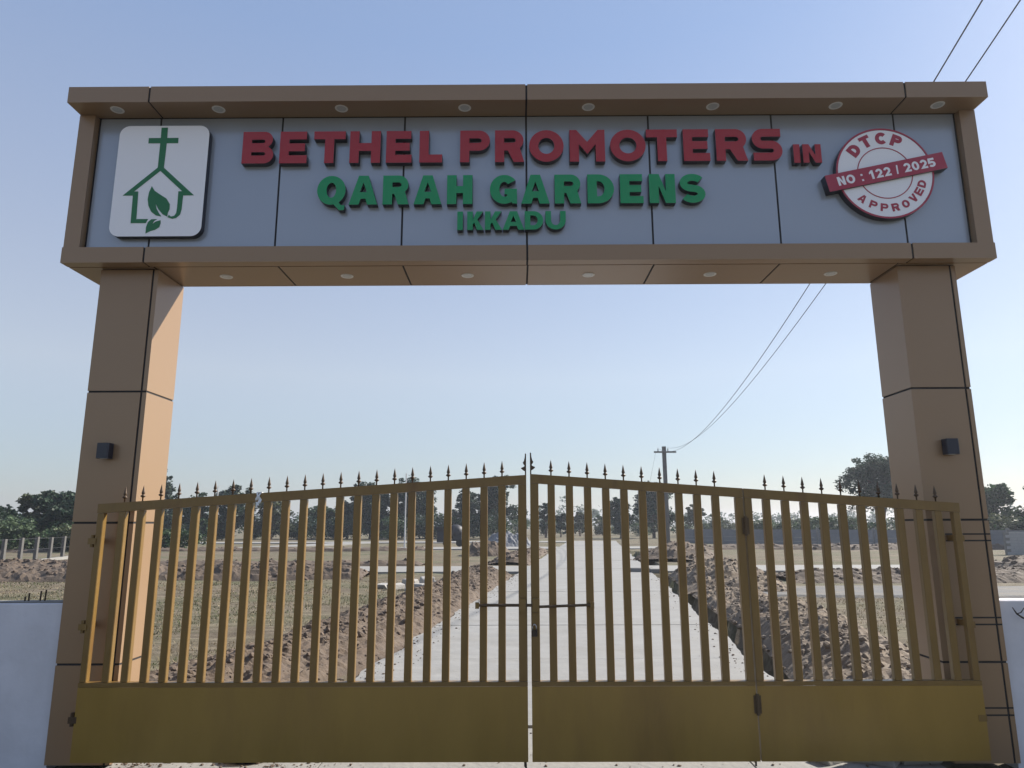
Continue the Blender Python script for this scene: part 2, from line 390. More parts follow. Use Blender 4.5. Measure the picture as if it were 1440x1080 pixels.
# ------------------------------------------------------------------ lettering
def arc(cx, cy, rx, ry, a0, a1, n=10):
    return [(cx+rx*math.cos(math.radians(a0+(a1-a0)*i/n)), cy+ry*math.sin(math.radians(a0+(a1-a0)*i/n))) for i in range(n+1)]
def stroke(P, t):
    P = [Vector(p) for p in P]; A = []; B = []
    for i, p in enumerate(P):
        d0 = (p-P[i-1]).normalized() if i else (P[1]-p).normalized()
        d1 = (P[i+1]-p).normalized() if i < len(P)-1 else d0
        n0 = Vector((-d0.y, d0.x)); n1 = Vector((-d1.y, d1.x)); n = (n0+n1).normalized(); k = 1/max(.45, n.dot(n0))
        A.append(p+n*t/2*k); B.append(p-n*t/2*k)
    return [tuple(q) for q in A]+[tuple(q) for q in B[::-1]]
def glyph(c, w, h, s, b, fat=False):
    m = (h-b)/2
    if c == 'I': return [[(0,0),(w,0),(w,h),(0,h)]]
    if c == 'E': return [[(0,0),(w,0),(w,b),(s,b),(s,m),(w*.92,m),(w*.92,m+b),(s,m+b),(s,h-b),(w*.97,h-b),(w*.97,h),(0,h)]]
    if c == 'L': return [[(0,0),(w,0),(w,b),(s,b),(s,h),(0,h)]]
    if c == 'T': return [[((w-s)/2,0),((w+s)/2,0),((w+s)/2,h-b),(w,h-b),(w,h),(0,h),(0,h-b),((w-s)/2,h-b)]]
    if c == 'H': return [[(0,0),(s,0),(s,m),(w-s,m),(w-s,0),(w,0),(w,h),(w-s,h),(w-s,m+b),(s,m+b),(s,h),(0,h)]]
    if c == 'M': return [[(0,0),(s,0),(s,h*.55),(w/2,h*.24),(w-s,h*.55),(w-s,0),(w,0),(w,h),(w-s*.75,h),(w/2,h*.62),(s*.75,h),(0,h)]]
    if c == 'N': return [[(0,0),(s,0),(s,h*.60),(w-s*1.05,0),(w,0),(w,h),(w-s,h),(w-s,h*.40),(s*1.05,h),(0,h)]]
    if c == 'A':
        q = s*1.05; tp = .17*w
        return [[(0,0),(q,0),(q+.07*w,.2*h),(w-q-.07*w,.2*h),(w-q,0),(w,0),(w/2+tp,h),(w/2-tp,h)],
                [(w*.38,.2*h+b*.95),(w*.62,.2*h+b*.95),(w/2,h*.76)]]
    if c == 'V': return [[(w*.5-s*.5,0),(w*.5+s*.5,0),(w,h),(w-s*1.05,h),(w/2,h*.36),(s*1.05,h),(0,h)]]
    if c == 'K': return [[(0,0),(s,0),(s,h*.30),(s+.10*w,h*.40),(w-s*1.2,0),(w,0),(w*.62,h*.56),(w*.97,h),(w-s*1.25,h),(s,h*.55),(s,h),(0,h)]]
    if c == 'D':
        r = min(w*.62, h*.5); ri = max(r-s, r*.3)
        return [[(0,0)]+arc(w-r, h/2, r, h/2, -90, 90, 16)+[(0,h)], [(s,b)]+arc(w-r, h/2, ri, h/2-b, -90, 90, 14)+[(s,h-b)]]
    if c in 'PR':
        hb = .64*h; r = min(w*.5, hb/2); cy = h-hb/2; ri = max(r-s, r*.3)
        hole = [(s,h-hb+b)]+arc(w*.98-r, cy, ri, hb/2-b, -90, 90, 12)+[(s,h-b)]
        if c == 'P': return [[(0,0),(s,0),(s,h-hb)]+arc(w-r, cy, r, hb/2, -90, 90, 14)+[(0,h)], hole]
        return [[(0,0),(s,0),(s,h-hb),(w*.44,h-hb),(w-s*1.12,0),(w,0)]+arc(w*.98-r, cy, r, hb/2, -48, 90, 14)+[(0,h)], hole]
    if c == 'B':
        r1 = .27*h; r2 = .25*h; y1 = .54*h
        return [[(0,0)]+arc(w-r1, r1, r1, r1, -90, 62, 12)+arc(w*.96-r2, h-r2, r2, r2, -58, 90, 12)+[(0,h)],
                [(s,b)]+arc(w*.68, b+.052*h, .05*h, .052*h, -90, 90, 6)+[(s,b+.104*h)], [(s,h-b-.112*h)]+arc(w*.66, h-b-.056*h, .05*h, .056*h, -90, 90, 6)+[(s,h-b)]]
    if c in 'O0Q': return [arc(w/2, h/2, w/2, h/2, 0, 360, 32)[:-1], arc(w/2, h/2, w/2-s, h/2-b, 0, 360, 28)[:-1]]
    if c == 'U':
        r = w/2; return [[(0,h),(0,r)]+arc(r, r, r, r, 180, 360, 16)[1:-1]+[(w,r),(w,h),(w-s,h),(w-s,r)]+arc(r, r, r-s, r-b, 0, -180, 14)[1:-1]+[(s,r),(s,h)]]
    if c == 'C': return [stroke(arc(w*.52, h/2, w*.52-s/2, h/2-b/2, 42, 318, 26), (s+b)/2)]
    if c == 'G':
        P = arc(w*.53, h/2, w*.53-s/2, h/2-b/2, 42, 300, 26); x = w-s/2
        return [[(w*.53+(w*.53)*math.cos(math.radians(a)), h/2+h/2*math.sin(math.radians(a))) for a in range(38, 306, 8)]
                +[(w*.80, h*.02), (w, 0), (w, h*.52), (w*.54, h*.52), (w*.54, h*.52-b*.8), (w-s*1.05, h*.52-b*.8), (w-s*1.05, h*.27)]
                +[(w*.53+(w*.53-s)*math.cos(math.radians(a)), h/2+(h/2-b)*math.sin(math.radians(a))) for a in range(295, 34, -9)]]
    if c == 'S':
        R = (h-b)/4; rx = max(R*.95, w*.22); t = b
        if fat: P = arc(w*.5, h-b/2-R, w*.5-s/2, R, 28, 270, 18)[:-1]+arc(w*.5, b/2+R, w*.5-s/2, R, 90, -152, 18)
        else: P = [(w*.97, h-b/2)]+arc(rx+t/2, h-b/2-R, rx, R, 90, 270, 14)+arc(w-rx-t/2, b/2+R, rx, R, 90, -90, 14)+[(.02*w, b/2)]
        return [stroke(P, t)]
    if c == '2': return [stroke(arc(w/2, h-b/2-(w-s)/2, (w-s)/2, (w-s)/2, 165, -35, 12)+[(s*.75, b/2), (w, b/2)], (s+b)/2)]
    if c == '5': return [stroke([(w*.92, h-b/2), (w*.2, h-b/2), (w*.14, h*.52)]+arc(w*.47, h*.33, w*.53-s/2, h*.33-b/2, 115, -150, 14), (s+b)/2)]
    if c == '1': return [[(w*.42,0),(w*.42+s,0),(w*.42+s,h),(w*.5,h),(w*.08,h*.78),(w*.08,h*.58),(w*.42,h*.68)]]
    if c == ':': return [[(0,0),(w,0),(w,w),(0,w)], [(0,h*.6),(w,h*.6),(w,h*.6+w),(0,h*.6+w)]]
    if c == '/': return [[(0,0),(w*.5,0),(w,h),(w*.5,h)]]
def plate(name, loops, yf, depth, mats, parent, bev=0.):
    """2-D outline (x, z) with holes, front face at yf, thickness depth behind it."""
    cu = bpy.data.curves.new(name, 'CURVE'); cu.dimensions = '2D'; cu.fill_mode = 'BOTH'; cu.extrude = depth/2
    if bev: cu.bevel_depth = bev; cu.bevel_resolution = 0; cu.extrude = depth/2-bev; cu.offset = -bev
    for lp in loops:
        sp = cu.splines.new('POLY'); sp.points.add(len(lp)-1); sp.use_cyclic_u = True
        for p, (x, z) in zip(sp.points, lp): p.co = (x, z, 0, 1)
    tmp = bpy.data.objects.new('tmp', cu); me = bpy.data.meshes.new_from_object(tmp)
    bpy.data.objects.remove(tmp); bpy.data.curves.remove(cu)
    L = org(parent); n = len(me.vertices); co = np.empty(n*3); me.vertices.foreach_get('co', co); co = co.reshape(-1, 3)
    out = np.stack([co[:, 0]-L.x, yf+depth/2-co[:, 2]-L.y, co[:, 1]-L.z], 1)
    me.vertices.foreach_set('co', out.ravel()); me.materials.clear()
    for m in mats: me.materials.append(MAT[m])
    me.update()
    if len(mats) > 1:
        for f in me.polygons: f.material_index = 0 if f.normal.y < -.9 else 1
    me.name = name
    return link(bpy.data.objects.new(name, me), parent)
def word(parent, items, z0, z1, s, b, mats, yf=-.135, depth=.058, fat=False):
    for c, x0, x1 in items:
        lp = [[(x0+x, z0+z) for x, z in l] for l in glyph(c, x1-x0, z1-z0, s, b, fat)]
        if c == 'Q':
            w_, h_ = x1-x0, z1-z0
            o = plate('letter', lp, yf, depth, mats, parent)
            plate('letter_tail', [[(x0+w_*.50, z0+h_*.10), (x0+w_*.68, z0+h_*.20), (x0+w_*.86, z0-h_*.02), (x0+w_*.99, z0-h_*.02), (x0+w_*.97, z0-h_*.19), (x0+w_*.80, z0-h_*.19)]], yf-.002, depth, mats, o)
        else: plate('letter', lp, yf, depth, mats, parent)
RED = [('B',-2.329,-2.067),('E',-2.016,-1.787),('T',-1.733,-1.469),('H',-1.43,-1.174),('E',-1.126,-.912),('L',-.847,-.657),('P',-.508,-.259),('R',-.217,.026),('O',.068,.356),('M',.406,.70),('O',.744,1.04),('T',1.046,1.306),('E',1.354,1.573),('R',1.626,1.886),('S',1.928,2.176)]
GRN = [('Q',-1.684,-1.449),('A',-1.42,-1.185),('R',-1.141,-.927),('A',-.886,-.657),('H',-.612,-.402),('G',-.258,-.035),('A',0.,.233),('R',.275,.492),('D',.545,.764),('E',.814,1.004),('N',1.054,1.268),('S',1.299,1.522)]
IKK = [('I',-.524,-.478),('K',-.443,-.309),('K',-.298,-.158),('A',-.153,.022),('D',.027,.178),('U',.196,.362)]
t = thing('sign_lettering', 'large red raised capital letters, top line of the name board', 'lettering', (0, PY, 4.65))
word(t, RED, 4.650, 4.939, .077, .072, ['red_face', 'letter_side'])
t = thing('sign_lettering', 'two small red raised letters beside the round approval stamp', 'lettering', (2.38, PY, 4.63))
word(t, [('I',2.266,2.319),('N',2.343,2.496)], 4.628, 4.796, .05, .05, ['red_face', 'letter_side'])
t = thing('sign_lettering', 'green raised heavy letters in the second line, beneath the red ones', 'lettering', (-.08, PY, 4.28))
word(t, GRN, 4.277, 4.534, .078, .062, ['green_face', 'letter_side'], fat=True)
t = thing('sign_lettering', 'smallest green raised lettering centred in the bottom line', 'lettering', (-.08, PY, 4.05))
word(t, IKK, 4.05, 4.211, .046, .038, ['green_face', 'letter_side'])

# logo sign
t = thing('logo_sign', 'white rounded sign box with green cross, house and leaf emblem', 'sign', (-2.993, PY, 4.007))
def rrect(cx, cz, w_, h_, r):
    x, z = w_/2-r, h_/2-r
    return arc(cx+x, cz+z, r, r, 0, 90, 8)+arc(cx-x, cz+z, r, r, 90, 180, 8)+arc(cx-x, cz-z, r, r, 180, 270, 8)+arc(cx+x, cz-z, r, r, 270, 360, 8)
plate('sign_box', [rrect(-2.993, 4.504, .755, .99, .085)], -.135, .058, ['white_plate', 'letter_side'], t)
HOUSE = [(-3.023,4.981),(-2.97,4.981),(-2.967,4.886),(-2.872,4.886),(-2.872,4.838),(-2.967,4.838),(-2.97,4.616),(-2.699,4.367),(-2.788,4.366),(-2.79,4.244),(-2.799,4.197),(-2.829,4.167),(-2.86,4.16),(-2.899,4.174),(-2.89,4.194),(-2.871,4.180),(-2.845,4.186),(-2.831,4.21),(-2.828,4.254),(-2.83,4.403),(-2.799,4.403),(-2.997,4.587),(-3.198,4.403),(-3.162,4.403),(-3.154,4.159),(-3.058,4.159),(-3.073,4.124),(-3.197,4.124),(-3.203,4.367),(-3.287,4.367),(-3.021,4.616),(-3.021,4.838),(-3.121,4.838),(-3.121,4.886),(-3.021,4.886)]
LF1 = [(-3.054,4.449),(-3.027,4.409),(-2.977,4.374),(-2.923,4.339),(-2.891,4.289),(-2.889,4.244),(-2.9,4.215),(-2.903,4.18),(-2.942,4.2),(-2.981,4.245),(-3.01,4.299),(-2.996,4.25),(-2.973,4.21),(-2.95,4.181),(-2.997,4.191),(-3.036,4.221),(-3.065,4.275),(-3.077,4.334),(-3.072,4.394)]
LF2 = [(-3.066,4.034),(-3.067,4.088),(-3.055,4.132),(-3.03,4.157),(-2.984,4.158),(-3.006,4.142),(-3.019,4.115),(-2.991,4.137),(-2.954,4.148),(-2.951,4.122),(-2.959,4.088),(-2.994,4.064),(-3.029,4.054)]
plate('house_emblem', [HOUSE], -.138, .003, ['emblem_green'], t)
plate('leaf_emblem', [LF1], -.1383, .003, ['emblem_green'], t); plate('leaf_emblem', [LF2], -.138, .003, ['emblem_green'], t)

# approval stamp
SX, SZ, SR = 3.005, 4.532, .403
t = thing('stamp_sign', 'round white approval stamp sign with red rim and slanted red banner', 'sign', (SX, PY, SZ-SR))
plate('sign_disc', [arc(SX, SZ, SR-.016, SR-.016, 0, 360, 64)[:-1]], -.135, .058, ['white_plate', 'letter_side'], t)
plate('rim', [arc(SX, SZ, SR, SR, 0, 360, 64)[:-1], arc(SX, SZ, SR-.0158, SR-.0158, 0, 360, 64)[:-1]], -.137, .060, ['stamp_red', 'letter_side'], t)
plate('inner_ring', [arc(SX, SZ, .229, .229, 0, 360, 56)[:-1], arc(SX, SZ, .221, .221, 0, 360, 56)[:-1]], -.1375, .0025, ['stamp_red'], t)
ca, sa = math.cos(math.radians(11.9)), math.sin(math.radians(11.9))
rot = lambda x, z: (SX+x*ca-z*sa, SZ+x*sa+z*ca)
bnr = plate('banner', [[rot(-.505, -.073), rot(.505, -.073), rot(.505, .073), rot(-.505, .073)]], -.155, .078, ['stamp_red', 'letter_side'], t)
x = -.415
for c, w_ in [('N',.062),('O',.072),(' ',.03),(':',.016),(' ',.03),('1',.045),('2',.058),('2',.058),(' ',.022),('/',.024),(' ',.022),('2',.058),('0',.06),('2',.058),('5',.058)]:
    if c != ' ':
        h_ = .078; plate('numeral' if c in '0125' else 'letter', [[rot(x+a, b-.039) for a, b in l] for l in glyph(c, w_, h_, .019, .017)], -.157, .002, ['white_plate'], bnr)
    x += w_+.0115
def ring_letter(c, ang, rad, w_, h_, s, b, outward):
    a = math.radians(ang); up_ = (math.cos(a), math.sin(a)) if outward else (-math.cos(a), -math.sin(a)); rg = (up_[1], -up_[0])
    cx, cz = SX+rad*math.cos(a), SZ+rad*math.sin(a)
    lp = [[(cx+rg[0]*(px-w_/2)+up_[0]*(pz-h_/2), cz+rg[1]*(px-w_/2)+up_[1]*(pz-h_/2)) for px, pz in l] for l in glyph(c, w_, h_, s, b)]
    plate('letter', lp, -.1375, .0025, ['stamp_red'], t)
for c, a, w_ in (('D', 139, .095), ('T', 115.5, .09), ('C', 90.5, .098), ('P', 67, .088)): ring_letter(c, a, .312, w_, .105, .034, .03, True)
for c, a in (('A',-132.5),('P',-114),('P',-97),('R',-80),('O',-63),('V',-47),('E',-32.5),('D',-18.5)): ring_letter(c, a, .308, .062, .068, .018, .016, False)

# ------------------------------------------------------------------ gate leaves
GY0, GY1 = -.160, -.112
rail_l = lambda x: 2.062+.0640*x
rail_r = lambda x: 2.074-.0712*x
ZB, ZSH = .066, .592
def spike(parent, x, z, half=0):
    b = MB(); y = -.14
    if not half:
        pf = [(.0055, -.004), (.0055, .026), (.008, .028), (.017, .034), (.019, .039), (.013, .045), (.007, .050), (.012, .056), (.013, .061), (.010, .074), (.0065, .092), (.003, .108), (.001, .118)]
        b.lathe(pf, x, y, 8, 0, z); return b.build('spike', 'spike_iron', parent, smooth=True)
    out = [(0, -.004), (.010, -.004), (.010, .028), (.024, .036), (.040, .050), (.034, .056), (.018, .062), (.012, .070), (.022, .084), (.026, .094), (.018, .104), (.012, .128), (.009, .150), (.010, .162), (0, .162)]
    plate('half_spike', [[(x+half*a, z+c) for a, c in out]], y-.006, .012, ['spike_iron'], parent)
def rail(parent, x0, x1, f, h=.068, d=0.):
    b = MB(); y0, y1 = GY0-.002, GY1+.002
    b.hexa([(x0,y0,f(x0)-h),(x1,y0,f(x1)-h),(x1,y1,f(x1)-h),(x0,y1,f(x0)-h),(x0,y0,f(x0)),(x1,y0,f(x1)),(x1,y1,f(x1)),(x0,y1,f(x0))]); b.build('top_rail', 'gold', parent)
def leaf(label, x0, x1, f, bars, sl_w, sr_w, half=0):
    t = thing('gate_leaf', label, 'gate', ((x0+x1)/2, -.14, ZB), 'leaves of the golden entrance gate')
    rail(t, x0, x1, f)
    for a, b_ in ((x0, x0+sl_w), (x1-sr_w, x1)):
        b = MB(); b.cbox(a, b_, GY0, GY1, ZSH+.004, 1., .004)
        P = [(px, py) for px, py, _ in b.v[:8]]; b = MB(); b.prism(P, ZSH+.004, lambda x: f(x)-.070); b.build('stile', 'gold', t)
    for x in bars:
        w_ = .0268; c = .004
        P = [(x-w_+c,GY0+.001),(x+w_-c,GY0+.001),(x+w_,GY0+.001+c),(x+w_,GY1-.001-c),(x+w_-c,GY1-.001),(x-w_+c,GY1-.001),(x-w_,GY1-.001-c),(x-w_,GY0+.001+c)]
        b = MB(); b.prism(P, ZSH+.004, lambda q: f(q)-.070); b.build('bar', 'gold', t); spike(t, x, f(x))
    b = MB(); b.box(x0, x1, GY0-.004, GY0+.002, ZB, ZSH-.03); b.build('sheet', 'gold_sheet', t)
    b = MB(); b.box(x0, x1, GY0-.006, GY1, ZSH-.028, ZSH+.002); b.build('mid_rail', 'gold', t)
    b = MB(); b.box(x0, x1, GY0+.004, GY1, ZB+.002, ZB+.042); b.build('bottom_rail', 'gold', t)
    for xx in (x0+.03, x1-.03): 
        b = MB(); b.box(xx-.028, xx+.028, GY0+.004, GY1-.001, ZB+.044, ZSH-.03); b.build('stile', 'gold', t)
    return t
barsL = [-.160-.1357*k for k in range(22)]
L1 = leaf('long undivided golden gate leaf hinged to the pillar with the sunlit inner face', -3.195, .0235, rail_l, barsL, .05, .062)
barsM = [.211+.1387*k for k in range(11)]; barsM[-1] = 1.592
barsM = barsM[:-1]+[1.592-.0]
L2 = leaf('golden gate leaf with padlock, between the long leaf and the folding outer leaf', .0525, 1.646, rail_r, [.211+.1370*k for k in range(10)], .062, .056)
L3 = leaf('golden folding gate leaf with hinge lugs on the fully shaded pillar', 1.656, 3.255, rail_r, [1.824+.1413*k for k in range(10)], .056, .05)
spike(L1, .0235-.0, rail_l(.0235), -1); spike(L2, .0525, rail_r(.0525), 1)
# hinges, lugs
for (P_, xs_) in ((L1, -3.21), (L3, 3.23)):
    for zc in (1.585, .975, .345):
        b = MB(); s = -1 if P_ is L1 else 1
        b.lathe([(.016, -.045), (.016, .045)], xs_+s*.012, -.14, 10, 0, zc)
        b.box(xs_-.03, xs_+.03, GY0-.006, GY0-.0045, zc-.022, zc+.022)
        b.box(xs_+s*.012-.011, xs_+s*.012+.011, -.135, .004, zc-.02, zc+.02)
        b.build('hinge', 'spike_iron' if zc < .5 and P_ is L1 else 'gold', P_)
for zc in (1.68, .44):
    b = MB(); b.lathe([(.013, -.07), (.013, .07)], 1.651, GY0-.012, 10, 0, zc); b.box(1.625, 1.677, GY0-.009, GY0-.0065, zc-.06, zc+.06); b.build('hinge', 'rusty_hinge', L2)
# slide bolt: rods on both leaves and their guides
b = MB(); b.tube([(-.34, GY0-.022, 1.122), (.10, GY0-.022, 1.120)], .011, 8); b.build('bolt_rod', 'rusty_hinge', L1)
b = MB(); b.tube([(.075, GY0-.020, 1.108), (.50, GY0-.020, 1.122)], .010, 8); b.build('bolt_rod', 'rusty_hinge', L2)
for x, P_ in ((-.34, L1), (-.012, L1), (.495, L2), (.085, L2)):
    big = x in (-.012, .085)
    b = MB(); b.box(x-(.024 if big else .014), x+(.024 if big else .014), GY0-.034, GY0-.001, 1.075 if big else 1.098, 1.165 if big else 1.142); b.build('bolt_guide', 'gold', P_)
b = MB(); b.prism([(.060, GY0-.012), (.110, GY0-.012), (.110, GY0-.002), (.060, GY0-.002)], .985, 1.07); b.build('hasp', 'gold', L2)
t = thing('padlock', 'small iron padlock with bright shackle hanging on the gate hasp', 'padlock', (.074, -.185, .90))
b = MB(); b.cbox(.052, .096, -.195, -.172, .905, .948, .005); b.build('lock_body', 'iron', t)
b = MB(); b.tube([(.060, -.183, .944), (.060, -.183, .972), (.066, -.183, .984), (.074, -.183, .988), (.082, -.183, .984), (.088, -.183, .972), (.088, -.183, .944)], .0045, 6); b.build('shackle', 'steel', t, smooth=True)
# drop bolts that stand on the ground below the leaves
for x, P_ in ((.0, L1), (1.62, L2)):
    b = MB(); b.tube([(x, -.14, .03), (x, -.14, .10)], .007, 6); b.build('drop_bolt', 'iron', P_)
# scrap of plastic tied round the long leaf's rail
b = MB()
xq = -1.99; zq = rail_l(xq)
for i, (dx, w_, l_) in enumerate(((-.008, .018, .10), (.012, .012, .085), (.0, .010, .12))):
    Vv = []; 
    for k in range(7):
        zz = zq+.008-l_*k/6; yy = -.166-.004*i+.006*math.sin(k*1.9+i); xx = xq+dx+.008*math.sin(k*1.3+i*2)
        Vv += [(xx-w_/2, yy, zz), (xx+w_/2, yy+.002, zz), (xx+w_/2, yy+.0035, zz), (xx-w_/2, yy+.0015, zz)]
    Ff = [(4*k+a, 4*k+(a+1) % 4, 4*k+4+(a+1) % 4, 4*k+4+a) for k in range(6) for a in range(4)]+[(0, 1, 2, 3), (27, 26, 25, 24)]
    b.add(Vv, Ff)
b.box(xq-.014, xq+.016, -.170, -.112, zq+.002, zq+.008)
tag(b.build('plastic_strip', 'plastic_white'), 'torn pale plastic strip tied over the golden top rail', 'strip')

# ------------------------------------------------------------------ compound walls beside the pillars
def cwall(x0, x1, label):
    t = thing('compound_wall', label, 'wall', ((x0+x1)/2, .12, -.1), 'white compound walls beside the arch')
    b = MB(); n = 30; X = [x0+(x1-x0)*i/n for i in range(n+1)]; V = []; F = []
    for x in X:
        z = 1.120+.006*nz(x, 0, 3, 1)
        V += [(x, .05, -.2), (x, .05, z-.006), (x, .056, z), (x, .194, z), (x, .2, z-.006), (x, .2, -.2)]
    for i in range(n):
        for k in range(5): F.append((6*i+k+1, 6*i+k, 6*i+6+k, 6*i+7+k))
    F += [(0, 1, 2, 3, 4, 5), tuple(6*n+5-k for k in range(6))]
    b.add(V, F); b.build('wall_body', 'whitewash', t); return t
wl = cwall(-14, XC-PO-.012, 'white painted compound wall with stub rods on its top')
wr = cwall(XC+PO+.012, 14, 'white painted compound wall with dark twig by the shaded pillar')
for x, h_, dx in ((-3.815, .07, 0), (-3.842, .045, -.002), (-3.728, .085, .004), (-3.692, .095, .006)):
    b = MB(); b.tube([(x, .12, 1.08), (x+dx, .118, 1.12+h_)], .006, 6); b.build('rod', 'iron', wl)
b = MB(); b.box(-4.4, -3.49, .068, .18, 1.1205, 1.131); b.build('mortar_bed', 'old_concrete', wl)
b = MB(); b.tube([(3.655, -.0, 1.075), (3.675, -.01, 1.03), (3.72, -.005, 1.0), (3.78, -.02, .985), (3.85, 0, 1.0)], [.003, .006, .007, .006, .004], 6)
b.tube([(3.675, -.01, 1.03), (3.70, -.02, 1.04), (3.76, -.01, 1.10)], [.004, .004, .002], 5); b.tube([(3.85, 0, 1.0), (3.9, .02, 1.06), (3.95, .04, 1.14), (4.02, .1, 1.16)], .004, 5)
tag(b.build('dry_twig', 'iron'), 'black dry twig leaning on the white wall by the shaded pillar', 'twig')

# ------------------------------------------------------------------ soil berms and heaps
def chunk_mesh(r, rs):
    a = (1+5**.5)/2
    V = [Vector(v).normalized() for v in ((-1,a,0),(1,a,0),(-1,-a,0),(1,-a,0),(0,-1,a),(0,1,a),(0,-1,-a),(0,1,-a),(a,0,-1),(a,0,1),(-a,0,-1),(-a,0,1))]
    F = [(0,11,5),(0,5,1),(0,1,7),(0,7,10),(0,10,11),(1,5,9),(5,11,4),(11,10,2),(10,7,6),(7,1,8),(3,9,4),(3,4,2),(3,2,6),(3,6,8),(3,8,9),(4,9,5),(2,4,11),(6,2,10),(8,6,7),(9,8,1)]
    sc = Vector((rs.uniform(.7, 1.3), rs.uniform(.7, 1.3), rs.uniform(.55, .95)))
    return [Vector((v.x*sc.x, v.y*sc.y, v.z*sc.z))*r*rs.uniform(.72, 1.2) for v in V], F
def berm(name, label, path, hw, hh, step, parent_group=None, clods=300, csize=(.02, .09), m='soil', seed=1, prof=1.0, skew=0., cat='soil mound', cm='clod'):
    """ridge of dug soil along a path of (x, y[, height scale])"""
    rs = random.Random(seed)
    P = [Vector((p[0], p[1], p[2] if len(p) > 2 else 1)) for p in path]
    t = thing(name, label, cat, (P[0].x, P[0].y, 0), parent_group)
    L = sum((P[i+1].xy-P[i].xy).length for i in range(len(P)-1)); n = max(4, int(L/step)); mrow = max(8, int(2*hw/step))
    pts = []
    for i in range(n+1):
        s = L*i/n; k = 0
        while k < len(P)-2 and s > (P[k+1].xy-P[k].xy).length: s -= (P[k+1].xy-P[k].xy).length; k += 1
        seg = (P[k+1].xy-P[k].xy); f = min(1, s/seg.length); q = P[k].lerp(P[k+1], f); d = seg.normalized(); pts.append((q, Vector((d.y, -d.x))))
    V = []; H = {}
    for i, (q, nr) in enumerate(pts):
        e = min(1, min(i, n-i)/max(1, .35*hw/step))
        for j in range(mrow+1):
            v = -1+2*j/mrow; x, y = q.x+nr.x*hw*v, q.y+nr.y*hw*v
            vv = abs(v-skew*(1-abs(v)))
            a = max(0, 1-vv**1.7)**prof
            h = q.z*hh*a*(.3+.7*e)*(1+.35*nz(x, y, .9, seed))
            rough = (.28*hh*nz(x, y, 1.7, seed+1)+.20*hh*nz(x, y, 4.5, seed+2)+.14*hh*abs(nz(x, y, 9, seed+3))+(.045*nz(x, y, 15, seed+4)+.03*nz(x, y, 31, seed+5))*(.45 if m == 'soil_pale' else .75))*min(1, 2.2*a)*e
            V.append((x, y, max(-.15, h+rough-.07*(1-min(1, 3*a)))))
    w_ = mrow+1
    F = [(i*w_+j, (i+1)*w_+j, (i+1)*w_+j+1, i*w_+j+1) for i in range(n) for j in range(mrow)]
    b = MB(); b.add(V, F); b.build('heap', m, t)
    cb = MB()
    for _ in range(clods):
        i = rs.randrange(n+1); j = min(mrow, max(0, int(rs.gauss(.5, .27)*mrow))); x, y, z = V[i*w_+j]
        r = csize[0]+(csize[1]-csize[0])*rs.random()**6
        cv, cf = chunk_mesh(r, rs); cb.add([(x+c.x, y+c.y, max(z, -.02)+c.z-r*.1) for c in cv], cf)
    if clods: cb.build('clods', cm, t, kind='stuff')
    return t
rl = lambda y, o: (rdx(y)-.18+o+(.14 if o > 0 else 0), y)
berm('soil_berm', 'long rough brown soil berm between the straw field and the concrete road', [(*rl(1.5, -3.6), .75), (*rl(2.6, -3.45), .9), (*rl(3.6, -3.25), .95), (*rl(6, -3.1), 1.), (*rl(10, -3.1), .95), (*rl(14, -3.1), .9), (*rl(19.6, -3.3), .9)], 1.05, .30, .045, clods=9000, csize=(.004, .055), seed=3)
berm('soil_berm', 'clod-covered soil berm behind the drain trench, beside the shaded pillar', [(*rl(1.4, 3.4), .75), (*rl(2.6, 3.5), .9), (*rl(4, 3.62), 1.), (*rl(6, 3.75), 1.1), (*rl(7.6, 3.75), 1.), (*rl(9, 3.7), .5), (*rl(13.5, 3.7), .4)], .88, .33, .045, m='soil_pale', cm='clod_pale', clods=5000, csize=(.004, .06), seed=5)
berm('soil_heap', 'high brown soil heap between the trench and the near cross lane', [(*rl(12.6, 4.1), .5), (*rl(15, 4.3), .9), (*rl(17, 4.3), 1.1), (*rl(19.6, 4.3), .9)], 1.45, .50, .09, m='soil_pale', cm='clod_pale', clods=2500, csize=(.01, .07), seed=6)
berm('soil_berm', 'dark soil berm along the near cross lane, on the straw field side', [(-30, 17.6, .8), (-18, 18.2, .9), (-10, 18.6, 1), (-5, 18.8, 1)], 1.3, .36, .12, clods=2500, csize=(.015, .11), seed=8)
berm('soil_berm', 'dug soil bank along the near cross lane, beyond the grey gravel track', [(8.2, 17.2, .9), (14, 17.0, 1), (22, 16.6, .9), (34, 16, .9)], 1.5, .28, .12, clods=2500, csize=(.015, .11), seed=9)
berm('soil_berm', 'low soil strip on the far side of the near cross lane, left field', [(-30, 25.2, .6), (-16, 25.4, .8), (-4, 25.4, .7)], .7, .25, .25, clods=200, csize=(.05, .14), seed=10)
berm('soil_berm', 'reddish soil bank lining the middle cross lane towards the boundary wall', [(9.5, 42.4, .8), (16, 42.6, 1), (24, 42.6, 1), (36, 42, .9)], 1.2, .3, .25, clods=600, csize=(.03, .15), seed=11)
berm('soil_berm', 'reddish soil bank between the road and the grey gravel heap', [(*rl(25.5, -3.2), .9), (*rl(31, -3.3), .8), (*rl(40, -3.3), .6)], 1.0, .35, .15, clods=1200, csize=(.02, .12), seed=12)
berm('soil_heap', 'flat-topped brown soil heap between the two cross lanes, road edge', [(6.9, 27.5, .7), (8.3, 31, 1), (9.2, 36, 1)], 2.0, .6, .2, clods=900, csize=(.02, .14), seed=13)
berm('soil_heap', 'dark soil pile before the line of concrete fence posts', [(-27, 20.2, .9), (-20, 21.2, 1), (-14.5, 21.6, .9)], 2.0, .42, .15, clods=2000, csize=(.02, .14), seed=14)
